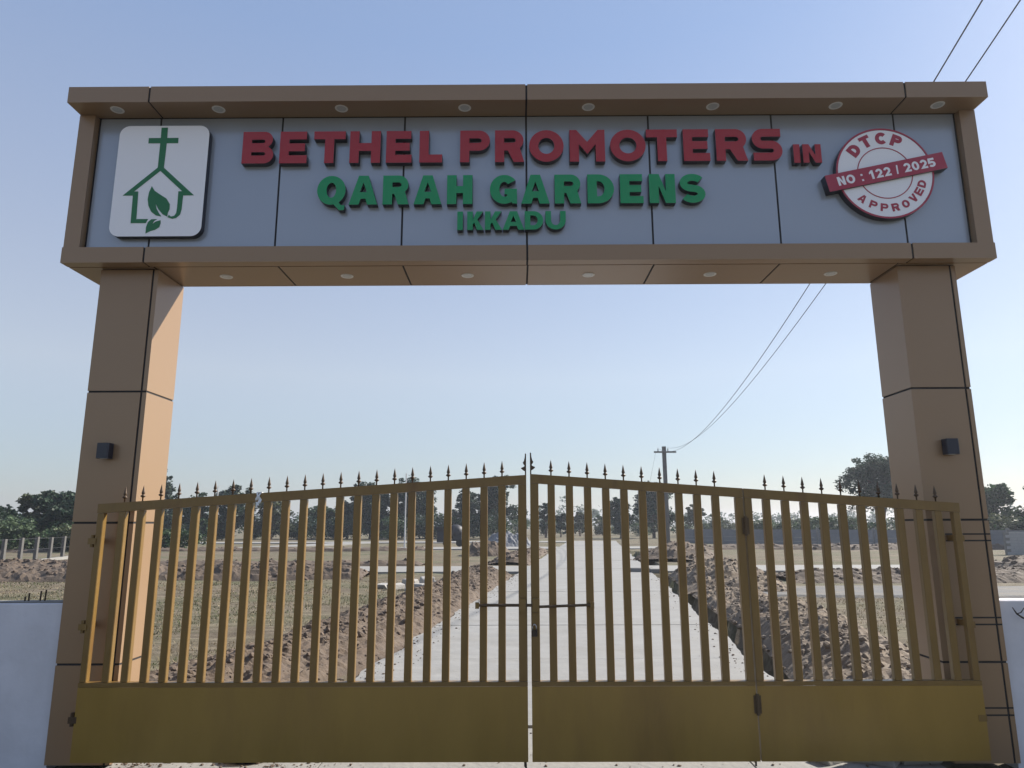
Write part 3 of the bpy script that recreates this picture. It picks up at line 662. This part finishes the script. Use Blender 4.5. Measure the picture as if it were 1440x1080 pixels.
berm('soil_heap', 'reddish soil heap in front of the grey gravel heap', [(-2.9, 34.8, .8), (-1.6, 35.0, 1), (-.4, 35.2, .8)], 1.1, .7, .2, clods=80, csize=(.05, .14), seed=15)
berm('gravel_heap', 'smooth grey gravel heap beside the middle cross lane', [(-2.4, 50.6, .6), (-1.2, 50.8, 1), (-.2, 51, 1), (1.2, 51, .6)], 1.7, 1.05, .15, clods=0, m='gravel', seed=16, prof=1.2, cat='gravel heap')
berm('soil_berm', 'soil bank beyond the white wall, by the far block wall', [(17, 19.6, .6), (22, 24, 1), (30, 27, 1)], 1.6, .5, .3, clods=250, csize=(.06, .2), seed=17)
# soil strip along the middle lane on the left
berm('soil_berm', 'low broken soil strip along the middle cross lane, left field', [(-36, 42.6, .7), (-20, 43.0, .9), (-6, 43.2, .8)], .8, .22, .35, clods=120, csize=(.06, .16), seed=18)
# grey gravel track
m = MB(); n = 24; V = []; F = []
for i in range(n+1):
    x = 5.6+i*.9; a = 11.6+.0*x+.35*nz(x, 1, .5, 3)-(x-5.6)*.09; b_ = 14.5+.35*nz(x, 2, .5, 4)-(x-5.6)*.06
    V += [(x, a, -.08), (x, a+.25, .045), (x, b_-.25, .045), (x, b_, -.08)]
for i in range(n): F += [(4*i+k+4, 4*i+k+5, 4*i+k+1, 4*i+k)[::-1] for k in range(3)]
m.add(V, [f[::-1] for f in F]); m.build('gravel_track', 'track', kind='structure')

# broken slab pieces, stones, bag
def stone(name, x, y, z, sx, sy, sz, rz, m, label, cat, group, seed, jag=.12):
    rs = random.Random(seed); b = MB(); V = []
    for k in range(8):
        px = (-1 if k in (0, 3, 4, 7) else 1)*sx/2*(1+rs.uniform(-jag, jag)*2); py = (-1 if k in (0, 1, 4, 5) else 1)*sy/2*(1+rs.uniform(-jag, jag)*2)
        pz = (0 if k < 4 else sz)*(1+rs.uniform(-jag, jag)); V.append((x+px*math.cos(rz)-py*math.sin(rz), y+px*math.sin(rz)+py*math.cos(rz), z+pz))
    b.hexa(V); o = b.build(name, m); mod = o.modifiers.new('edge', 'BEVEL'); mod.width = min(sx, sy, sz)*.14; mod.segments = 2
    return tag(o, label, cat, group)
SL = 'pale stone lying on the apron below the folding gate leaf'
stone('stone', 2.20, .02, .005, .20, .13, .06, .5, 'stone', SL+', thin and tilted', 'stone', 'stones below the gate', 1)
stone('stone', 2.44, .06, .005, .16, .14, .05, -.4, 'stone', SL+', small flat chip', 'stone', 'stones below the gate', 2)
stone('stone', 2.60, .0, .005, .24, .16, .07, .9, 'stone', SL+', broad wedge', 'stone', 'stones below the gate', 3)
stone('stone', 2.83, .05, .005, .34, .24, .10, .1, 'stone', SL+', largest block against the pillar', 'stone', 'stones below the gate', 4)
BLK = [(-2.75, 13.9, .45, .3, .18), (-3.3, 14.2, .5, .28, .15), (-2.3, 13.4, .4, .3, .2), (-3.0, 14.8, .45, .3, .22), (-2.5, 14.4, .35, .28, .3), (-3.7, 14.6, .5, .3, .12), (-2.05, 14.0, .4, .25, .22)]
for i, (x, y, a, b_, c) in enumerate(BLK):
    stone('concrete_rubble', x, y, -.03, a, b_, c, i*.9, 'stone', 'pale broken concrete lump on the straw field beside the long berm', 'rubble', 'concrete rubble by the berm', 20+i)
for i, (x, y, a, b_, c) in enumerate([(4.35, 20.2, .9, .25, .16), (4.9, 19.9, .5, .3, .16)]):
    stone('concrete_rubble', x, y, .0, a, b_, c, .05*i, 'old_concrete', 'grey concrete piece at the road corner beside the drain trench', 'rubble', 'concrete pieces at the trench end', 40+i)
def bag(name, x, y, z, r, m, label, seed):
    rs = random.Random(seed); b = MB(); V = []; F = []; n, k_ = 26, 14
    for j in range(k_+1):
        ph = math.pi*j/k_
        for i in range(n):
            th = 2*math.pi*i/n; d = Vector((math.sin(ph)*math.cos(th), math.sin(ph)*math.sin(th), math.cos(ph)))
            rr = r*(1+.22*noise.noise(d*2.2+Vector((seed, 0, 0)))+.16*abs(noise.noise(d*5.5+Vector((0, seed, 0)))))
            V.append((x+d.x*rr*1.5, y+d.y*rr*.9, max(z, z+r*.38+d.z*rr*.5)))
    for j in range(k_):
        for i in range(n): F.append((j*n+i, (j+1)*n+i, (j+1)*n+(i+1) % n, j*n+(i+1) % n))
    b.add(V, F); return tag(b.build(name, m, smooth=True), label, 'bag')
bag('plastic_bag', -2.03, .06, .005, .11, 'bag', 'crumpled black plastic bag on the ground below the long gate leaf', 3)
bag('plastic_bag', 3.01, 2.3, -.02, .07, 'plastic_white', 'small crumpled white plastic bag at the foot of the shaded pillar', 5)

# ------------------------------------------------------------------ posts, walls, poles beyond
fe = thing('post_fence', 'row of grey concrete fence posts with wire beyond the dark soil pile', 'fence', (-23, 28, 0))
b = MB(); b.hexa([(-20.4, 18, -.1), (-20.2, 18, -.1), (-28.2, 52, -.1), (-28.4, 52, -.1), (-20.4, 18, .12), (-20.2, 18, .12), (-28.2, 52, .12), (-28.4, 52, .12)]); b.build('plinth', 'concrete', fe)
fx = lambda y: -20.3-(y-18)*8/34
for i in range(15):
    y = 22.1+1.62*i; x = fx(y); b = MB(); b.cbox(x-.075, x+.075, y-.075, y+.075, .12, 1.16+.03*math.sin(i*2.1), .012); b.build('post', 'post_dark', fe)
for z in (.6, 1.1):
    b = MB(); b.tube([(fx(22.1), 22.1, z), (fx(44.8), 44.8, z)], .004, 4); b.build('fence_wire', 'wire', fe)
# grey precast boundary wall
bw = thing('boundary_wall', 'long low grey precast boundary wall with posts in front of the far trees', 'wall', (30, 50, 0))
A, B = Vector((15.0, 59.9)), Vector((42, 30.8)); nseg = 19; dv = (B-A)/nseg; dn = Vector((-dv.y, dv.x)).normalized()
for i in range(nseg+1):
    p = A+dv*i; b = MB(); b.cbox(p.x-.09, p.x+.09, p.y-.09, p.y+.09, -.1, 1.30, .01); b.build('post', 'pole_grey', bw)
    if i < nseg:
        q = p+dv
        for k in range(4):
            z0, z1 = -.05+k*.31, -.05+k*.31+.30; b = MB(); t_ = .03
            b.hexa([(p.x-dn.x*t_, p.y-dn.y*t_, z0), (q.x-dn.x*t_, q.y-dn.y*t_, z0), (q.x+dn.x*t_, q.y+dn.y*t_, z0), (p.x+dn.x*t_, p.y+dn.y*t_, z0), (p.x-dn.x*t_, p.y-dn.y*t_, z1), (q.x-dn.x*t_, q.y-dn.y*t_, z1), (q.x+dn.x*t_, q.y+dn.y*t_, z1), (p.x+dn.x*t_, p.y+dn.y*t_, z1)])
            b.build('precast_panel', 'wall_grey', bw)
# white block wall
bk = thing('block_wall', 'short unplastered wall of pale concrete blocks under the trees', 'wall', (28, 33, 0))
b = MB(); b.box(26.06, 30.5, 32.97, 33.15, -.1, 1.18); b.build('mortar_core', 'old_concrete', bk)
bm_ = MB(); bm_.box(-.195, .195, -.015, .02, 0, .142); blk = None
for r in range(8):
    for c in range(12):
        x = 26.06+.2+c*.40+(.2 if r % 2 else 0)
        if x > 30.3: continue
        if blk is None:
            blk = bm_.build('block', 'block_white', None); o = blk; o.parent = bk
        else:
            o = blk.copy(); C.objects.link(o)
        o.location = (x-28, 32.96-33+random.uniform(-.006, .006), .0+r*.148+.002)
# poles
ep = thing('electric_pole', 'grey concrete electric pole with crossarm carrying the two wires', 'pole', (12.6, 55, 0))
b = MB(); b.prism([(12.75-.16, 54.9), (12.75+.16, 54.9), (12.75+.16, 55.1), (12.75-.16, 55.1)], -.2, 8.2); b.build('post', 'post_dark', ep)
b = MB(); b.box(11.85, 13.75, 54.8, 54.895, 7.64, 7.78); b.build('crossarm', 'post_dark', ep)
for x in (12.2, 13.05):
    b = MB(); b.lathe([(.02, 0), (.05, .03), (.05, .09), (.03, .11), (.05, .14), (.045, .2), (.015, .24)], x, 54.85, 8, 0, 7.78); b.build('insulator', 'pole_grey', ep)
for s, (xa, xb, k2, k1, k0, lab) in enumerate(((12.15, 4.15, .002744, -.1402, 7.514, 'thin overhead wire sagging lower, strung from the crossarm over the arch'), (13.0, 5.0, .002242, -.123, 8.083, 'thin overhead wire hanging higher, strung from the crossarm over the arch'))):
    P = []
    for i in range(61):
        y = 54.85+(-18-54.85)*i/60; f = (55-y)/61; P.append((xa+(xb-xa)*f, y, k2*y*y+k1*y+k0))
    b = MB(); b.tube(P, .0095, 6); tag(b.build('overhead_wire', 'wire', smooth=True), lab, 'wire')
b = MB(); b.tube([(12.0, 54.85, 7.7), (11.2, 56, 3.5), (10.6, 57, .0)], .008, 5); tag(b.build('stay_wire', 'wire'), 'thin stay wire slanting from the electric pole crossarm to the ground', 'wire')
for x, y, h_, lab in ((-8.1, 46.6, 5.4, 'slim white pole before the tallest dark tree group'), (-22.6, 48.2, 4.6, 'slim white pole beside the umbrella-shaped tree')):
    t = thing('lamp_post', lab, 'pole', (x, y, 0)); b = MB(); b.lathe([(.10, 0), (.10, .06), (.055, .07), (.04, h_)], x, y, 8, 0, -.02); b.build('post', 'pole_white', t)
    b = MB(); b.box(x-.12, x+.12, y-.12, y+.12, -.05, .03); b.build('base_plate', 'old_concrete', t)
# concrete mixer on the far lane
cm = thing('concrete_mixer', 'dark concrete mixer with loading hopper parked before the trees', 'mixer', (-5.2, 50, 0))
b = MB(); b.box(-6.1, -5.45, 49.6, 50.5, .35, 1.15); b.hexa([(-6.1, 49.6, 1.15), (-5.45, 49.6, 1.15), (-5.45, 50.5, 1.15), (-6.1, 50.5, 1.15), (-6.3, 49.4, 1.5), (-5.3, 49.4, 1.5), (-5.3, 50.7, 1.5), (-6.3, 50.7, 1.5)]); b.build('hopper', 'machine', cm)
b = MB(); b.tube([(-5.2, 50, 1.0), (-5.0, 50, 1.05), (-4.7, 50, 1.12), (-4.4, 50, 1.2), (-4.15, 50, 1.25)], [.3, .52, .58, .5, .26], 14); b.build('drum', 'machine', cm, smooth=True)
b = MB(); b.box(-5.6, -4.1, 49.7, 49.8, .42, .54); b.box(-5.6, -4.1, 50.2, 50.3, .42, .54); b.box(-5.5, -5.4, 49.7, 49.78, .5, 2.3); b.box(-5.5, -5.4, 50.22, 50.3, .5, 2.3); b.box(-5.5, -5.4, 49.78, 50.22, 2.2, 2.3); b.box(-4.85, -4.2, 49.55, 49.68, .5, .95); b.build('frame', 'machine', cm)
for x in (-5.35, -4.35):
    for y in (49.5, 50.4):
        b = MB(); b.tube([(x, y, .28), (x, y+.14, .28)], .28, 14); b.build('wheel', 'tyre', cm)

# ------------------------------------------------------------------ trees and plants
def leaves(name, centers, radii, per, size, m, parent, seed, flat=.75, kind=None):
    r = np.random.default_rng(seed); c = np.repeat(centers, per, 0); R = np.repeat(radii, per)
    n = len(c); d = r.normal(size=(n, 3)); d /= np.linalg.norm(d, axis=1)[:, None]
    p = c+d*(R*r.random(n)**.45)[:, None]*np.array([1, 1, flat])
    a = r.normal(size=(n, 3)); a /= np.linalg.norm(a, axis=1)[:, None]; a[:, 2] *= .6
    b = np.cross(a, r.normal(size=(n, 3))); b /= np.linalg.norm(b, axis=1)[:, None]
    s = (size*(.55+.9*r.random(n)))[:, None]
    V = np.stack([p-a*s, p+b*s*.55+a*s*.1, p+a*s, p-b*s*.5-a*s*.1], 1).reshape(-1, 3)
    L = org(parent); V = V-np.array(L)
    V[:, 2] = np.maximum(V[:, 2], .02-L.z)
    me = bpy.data.meshes.new(name); me.vertices.add(4*n); me.vertices.foreach_set('co', V.ravel()); me.loops.add(4*n); me.loops.foreach_set('vertex_index', np.arange(4*n))
    me.polygons.add(n); me.polygons.foreach_set('loop_start', np.arange(n)*4); me.polygons.foreach_set('loop_total', np.full(n, 4))
    me.update(calc_edges=True); me.materials.append(MAT[m]); o = link(bpy.data.objects.new(name, me), parent)
    if kind: o['kind'] = kind
    return o
def tree(label, x, y, top, width, m='dark', base=.25, seed=1, clumps=150, per=60, size=.17, name='broadleaf_tree', cat='tree', group='trees beyond the plots', shape=1., sparse=1., lobes=6, trunks=1):
    rs = random.Random(seed); t = thing(name, label, cat, (x, y, 0), group)
    zb = top*base; H = top-zb
    LB = []
    for k in range(lobes):
        f = (k+.5)/lobes; a = rs.uniform(0, 6.28); rad = width*.5*(1-.55*f**shape)*rs.uniform(.25, .7)
        LB.append((Vector((x+math.cos(a)*rad, y+math.sin(a)*rad, zb+H*(.12+.78*f))), width*rs.uniform(.20, .34), H*rs.uniform(.14, .24)))
    LB.append((Vector((x, y, top-H*.2)), width*.24, H*.19))
    b = MB()
    for q in range(trunks):
        ox = rs.uniform(-.18, .18)*width*(q > 0)
        pts = [(x+ox, y, -.1)]+[(x+ox+rs.uniform(-.06, .06)*width, y+rs.uniform(-.05, .05)*width, zb*f+H*.25*f) for f in (.4, .75, 1)]+[(x+ox*.5+rs.uniform(-.08, .08)*width, y, zb+H*.6)]
        R0 = .035*top*rs.uniform(.8, 1.1); b.tube(pts, [R0, R0*.85, R0*.7, R0*.55, R0*.2], 7)
        for c, rx, rz in LB[q::trunks]:
            s = Vector(pts[rs.choice((2, 3))]); mid = s.lerp(c, .5)+Vector((rs.uniform(-.1, .1), rs.uniform(-.1, .1), rs.uniform(0, .15)))*width
            b.tube([s, mid, c], [R0*.45, R0*.3, R0*.08], 5)
    b.build('trunk', 'bark', t)
    cs = []; rr = []
    for k in range(int(clumps*sparse)):
        c, rx, rz = rs.choice(LB); d = Vector((rs.gauss(0, 1), rs.gauss(0, 1), rs.gauss(0, 1))).normalized()*rs.random()**.28
        cs.append((c.x+d.x*rx, c.y+d.y*rx, c.z+d.z*rz)); rr.append(width*rs.uniform(.05, .11))
    leaves('crown', np.array(cs), np.array(rr), per, size, 'leaf_'+m, t, seed)
    return t
T = [ # label, x, y, top, width, material, base, options
 ('low rounded dark tree at the edge of the thicket behind the fence posts', -38.9, 48, 3.0, 6.0, 'dark', .05, {}),
 ('thin-crowned tree with open tufted top behind the fence posts', -37.6, 50, 4.2, 3.4, 'olive', .3, dict(sparse=.45, lobes=7)),
 ('dense dark tree behind the fence posts, crown cut by the pillar edge', -33.6, 47, 4.0, 5.6, 'dark', .12, {}),
 ('dark tree standing behind the pillar with the sunlit inner face', -31.4, 50, 4.8, 5.2, 'dark', .12, {}),
 ('tall narrow dark tree showing beside the sunlit pillar face', -40.9, 76, 8.0, 5.2, 'dark', .12, {}),
 ('yellowish green round tree next to the tall narrow tree', -35.6, 74, 4.9, 5.6, 'mid', .08, {}),
 ('dark umbrella-topped tree rising behind the white pole', -32.4, 76, 6.3, 5.8, 'dark', .15, dict(shape=.2)),
 ('grey green feathery tree right after the umbrella-topped tree', -28.4, 78, 5.0, 6.4, 'olive', .1, dict(sparse=.7)),
 ('low dark hedge-like tree in the gap of the treeline', -24.4, 84, 3.8, 6.4, 'mid', .03, {}),
 ('low dark bushy tree joining the tall dark group', -21.2, 84, 4.3, 5.0, 'dark', .03, {}),
 ('broad dark tree forming one half of the tallest dark group', -18.0, 83, 6.4, 7.2, 'dark', .06, dict(clumps=380, lobes=12)),
 ('big dark tree behind the slim white pole, tallest dark group', -13.0, 84, 7.0, 6.6, 'dark', .06, dict(clumps=380, lobes=12)),
 ('small dark tree under the spreading tree near the mixer', -6.0, 85, 5.8, 5.2, 'dark', .1, {}),
 ('spreading dark tree with gaps, above the grey gravel heap', -2.6, 82, 7.4, 6.2, 'dark', .3, dict(clumps=210, lobes=10)),
 ('small upright dark tree next to the end of the road', 3.7, 84, 4.2, 2.3, 'dark', .2, dict(clumps=50)),
 ('small dark rounded tree almost touching the small upright tree', 5.7, 86, 3.0, 2.6, 'dark', .15, dict(clumps=45)),
 ('thin bare-looking shrub tree at the end of the road', 9.0, 95, 3.4, 2.8, 'olive', .2, dict(sparse=.35)),
 ('small dark bush tree far beyond the road end', 13.6, 110, 3.0, 2.6, 'mid', .02, dict(clumps=45)),
 ('dark tree adjoining the tall open tree by the electric pole', 12.6, 81, 4.6, 4.0, 'dark', .12, {}),
 ('tall open dark tree with sky gaps behind the electric pole', 16.4, 80, 6.4, 6.6, 'dark', .12, dict(clumps=200, sparse=.8, lobes=10)),
 ('small sparse tree with thin trunk beyond the electric pole', 23.3, 88, 4.0, 3.2, 'olive', .35, dict(sparse=.35)),
 ('slender sparse sapling near the end of the boundary wall', 28.1, 95, 3.1, 2.0, 'pale', .35, dict(sparse=.3)),
 ('big spreading feathery tree behind the boundary wall, beside the shaded pillar', 31.9, 57, 7.2, 6.4, 'dark', .42, dict(clumps=330, sparse=.95, lobes=13, size=.12, per=60, trunks=2)),
 ('dense round dark tree beside the block wall and the shaded pillar', 38.0, 52, 4.5, 6.0, 'mid', .1, {}),
 ('dense dark tree rising above the pale block wall', 42.5, 50, 4.9, 7.0, 'dark', .1, {}),
]
for i, (lab, x, y, top, wd, m, base, kw) in enumerate(T):
    tree(lab, x, y, top, wd, m, base, 100+i, **kw)
def shrub(label, x, y, h_, wd, m, seed, n=40, per=50, size=.13, group='shrubs at the field edges'):
    rs = random.Random(seed); t = thing('shrub', label, 'shrub', (x, y, 0), group)
    b = MB()
    for k in range(5):
        a = rs.uniform(0, 6.28); b.tube([(x, y, -.05), (x+math.cos(a)*wd*.15, y+math.sin(a)*wd*.15, h_*.5), (x+math.cos(a)*wd*.3, y+math.sin(a)*wd*.3, h_*.85)], [.03, .02, .006], 5)
    b.build('stems', 'bark', t)
    cs = [(x+rs.gauss(0, .22)*wd, y+rs.gauss(0, .22)*wd, h_*rs.uniform(.15, .85)) for _ in range(n)]
    leaves('foliage', np.array(cs), np.full(n, .16*max(wd, h_)), per, size, 'leaf_'+m, t, seed)
rs = random.Random(5)
for i in range(16):
    x = -43+i*1.25+rs.uniform(-.3, .3); shrub(('mid green', 'pale green', 'olive')[i % 3]+' shrub in the thicket behind the concrete fence posts', x, 43.5+rs.uniform(-1.5, 2), rs.uniform(1.4, 2.4), rs.uniform(2.4, 3.4), ('mid', 'pale', 'olive')[i % 3], 300+i, group='thicket behind the fence posts')
for i in range(24):
    x = -48+i*2.0+rs.uniform(-.5, .5); shrub(('low very dark', 'broad very dark', 'lighter green')[i % 3]+' shrub along the foot of the treeline', x, 79+rs.uniform(-2, 3), rs.uniform(2.0, 3.4), rs.uniform(3.2, 4.6), ('dark', 'dark', 'mid')[i % 3], 400+i, group='shrubs below the treeline')
for i in range(22):
    x = -8+i*2.9+rs.uniform(-.8, .8); shrub(('pale green', 'olive brown', 'pale leafy')[i % 3]+' shrub in the scrub beyond the road end', x, 96+rs.uniform(-4, 10), rs.uniform(1.5, 3.0), rs.uniform(2.4, 4.), ('pale', 'olive', 'pale')[i % 3], 500+i, group='pale scrub beyond the road')
for i in range(14):
    x = 26+i*1.9+rs.uniform(-.5, .5); shrub(('pale', 'mid green')[i % 2]+' leafy shrub showing above the grey boundary wall', x, 72-i*1.2+rs.uniform(-2, 2), rs.uniform(1.6, 2.5), rs.uniform(2.4, 3.6), ('pale', 'mid')[i % 2], 600+i, group='shrubs behind the boundary wall')
for i in range(5):
    shrub(('olive', 'green')[i % 2]+' scraggly shrub at the end of the pale block wall', 24.6+i*.35, 34.5+i*.6, rs.uniform(.7, 1.2), 1.2, ('olive', 'mid')[i % 2], 700+i, n=14, size=.07, group='shrubs by the block wall')
for i in range(9):
    shrub(('green', 'dull green', 'dark green')[i % 3]+' bush in the hedge behind the pale block wall', 33.5+i*1.5, 46.5+rs.uniform(-1, 1.5), rs.uniform(1.8, 2.8), rs.uniform(2.6, 3.6), ('mid', 'olive', 'dark')[i % 3], 800+i, group='hedge behind the block wall')
# distant wood
cs = []; rr = []
r = np.random.default_rng(9)
for i in range(900):
    x = r.uniform(-330, 360); y = 250+r.uniform(-20, 60)
    cs.append((x, y, abs(r.normal(0, 1))*2.6+1+1.2*math.sin(x*.05))); rr.append(r.uniform(1.2, 3.2))
wood = leaves('distant_wood', np.array(cs), np.array(rr), 40, .55, 'leaf_mid', None, 77, kind='stuff')
wood['label'] = 'far hazy band of woodland along the horizon'

# ------------------------------------------------------------------ dry grass
def grass(name, N, box, h, m, seed, label, test):
    r = np.random.default_rng(seed); x = r.uniform(box[0], box[1], N*3); y = box[2]+(box[3]-box[2])*r.random(N*3)**1.5
    k = [i for i in range(N*3) if test(x[i], y[i])][:N]; x, y = x[k], y[k]; n = len(x)
    z = np.array([gh(a, b) for a, b in zip(x, y)]); a = r.uniform(0, 6.28, n); ln = h*(.4+.9*r.random(n)); lean = r.uniform(.3, 1.4, n); wd = .004+.006*r.random(n)+y*.0004
    dx, dy = np.cos(a), np.sin(a)
    V = np.stack([np.stack([x-dy*wd, y+dx*wd, z-.005], 1), np.stack([x+dy*wd, y-dx*wd, z-.005], 1), np.stack([x+dx*ln*lean, y+dy*ln*lean, z+ln*.8], 1)], 1).reshape(-1, 3)
    me = bpy.data.meshes.new(name); me.vertices.add(3*n); me.vertices.foreach_set('co', V.ravel()); me.loops.add(3*n); me.loops.foreach_set('vertex_index', np.arange(3*n))
    me.polygons.add(n); me.polygons.foreach_set('loop_start', np.arange(n)*3); me.polygons.foreach_set('loop_total', np.full(n, 3)); me.update(calc_edges=True); me.materials.append(MAT[m])
    o = link(bpy.data.objects.new(name, me), None); o['kind'] = 'stuff'; o['label'] = label
off = lambda x, y: x-rdx(y)
patch = lambda x, y, s, t_: nz(x, y, s, 21) > t_
grass('dry_grass', 26000, (-20, -2.5, 2.0, 17), .05, 'straw', 31, 'short dry straw grass covering the field', lambda x, y: off(x, y) < -3.7 and patch(x, y, .6, -.15))
grass('green_grass', 16000, (-20, -3, 2.5, 17), .05, 'green_grass', 32, 'thin green grass patches in the straw field', lambda x, y: off(x, y) < -3.8 and patch(x+40, y, .4, .02))
grass('dry_weeds', 9000, (5.2, 16, 3, 11.5), .05, 'straw', 33, 'dry straw weeds between the berm and the gravel track', lambda x, y: off(x, y) > 4.9 and patch(x, y, .8, -.1))

# ------------------------------------------------------------------ spilled soil crumbs
def crumbs(name, label, spots, m, seed):
    rs = random.Random(seed); b = MB()
    for x, y, z, r in spots:
        cv, cf = chunk_mesh(r, rs); b.add([(x+c.x, y+c.y, z+c.z*.7+r*.25) for c in cv], cf)
    o = b.build(name, m, kind='stuff'); o['label'] = label
rs = random.Random(61); sp = []
for _ in range(1400):
    x = rs.choice((rs.uniform(-3.0, 2.9), rs.uniform(-3, -1.2), rs.gauss(-1.75, .12), rs.gauss(-2.75, .1)))
    sp.append((x, rs.uniform(-.1, .75), .012, .003+.014*rs.random()**3))
crumbs('spilled_soil', 'dark soil crumbs strewn on the apron below the gate', sp, 'clod', 62)
sp = []
for _ in range(1300):
    y = 1.2+18*rs.random()**1.4; sd = rs.choice((-1, -1, 1)); d = abs(rs.gauss(0, .22))
    sp.append((rdx(y)+sd*(RW-d), y, .03,   .003+.016*rs.random()**4))
crumbs('spilled_soil', 'soil crumbs spilled along the edges of the concrete road', sp, 'clod', 63)

# ------------------------------------------------------------------ haze
def haze(density):
    b = MB(); b.box(-900, 900, -40, 900, -1.6, 13.5); o = b.build('haze', 'gap', kind='stuff'); o['label'] = 'thin pale morning haze over the fields'
    m = bpy.data.materials.new('haze'); m.use_nodes = True; t = m.node_tree; t.nodes.clear()
    v = t.nodes.new('ShaderNodeVolumePrincipled'); v.inputs['Color'].default_value = (.82, .88, 1, 1); v.inputs['Density'].default_value = density; v.inputs['Anisotropy'].default_value = .35
    out = t.nodes.new('ShaderNodeOutputMaterial'); t.links.new(v.outputs[0], out.inputs['Volume']); o.data.materials.clear(); o.data.materials.append(m)
HAZE = 0.0007
if HAZE: haze(HAZE)
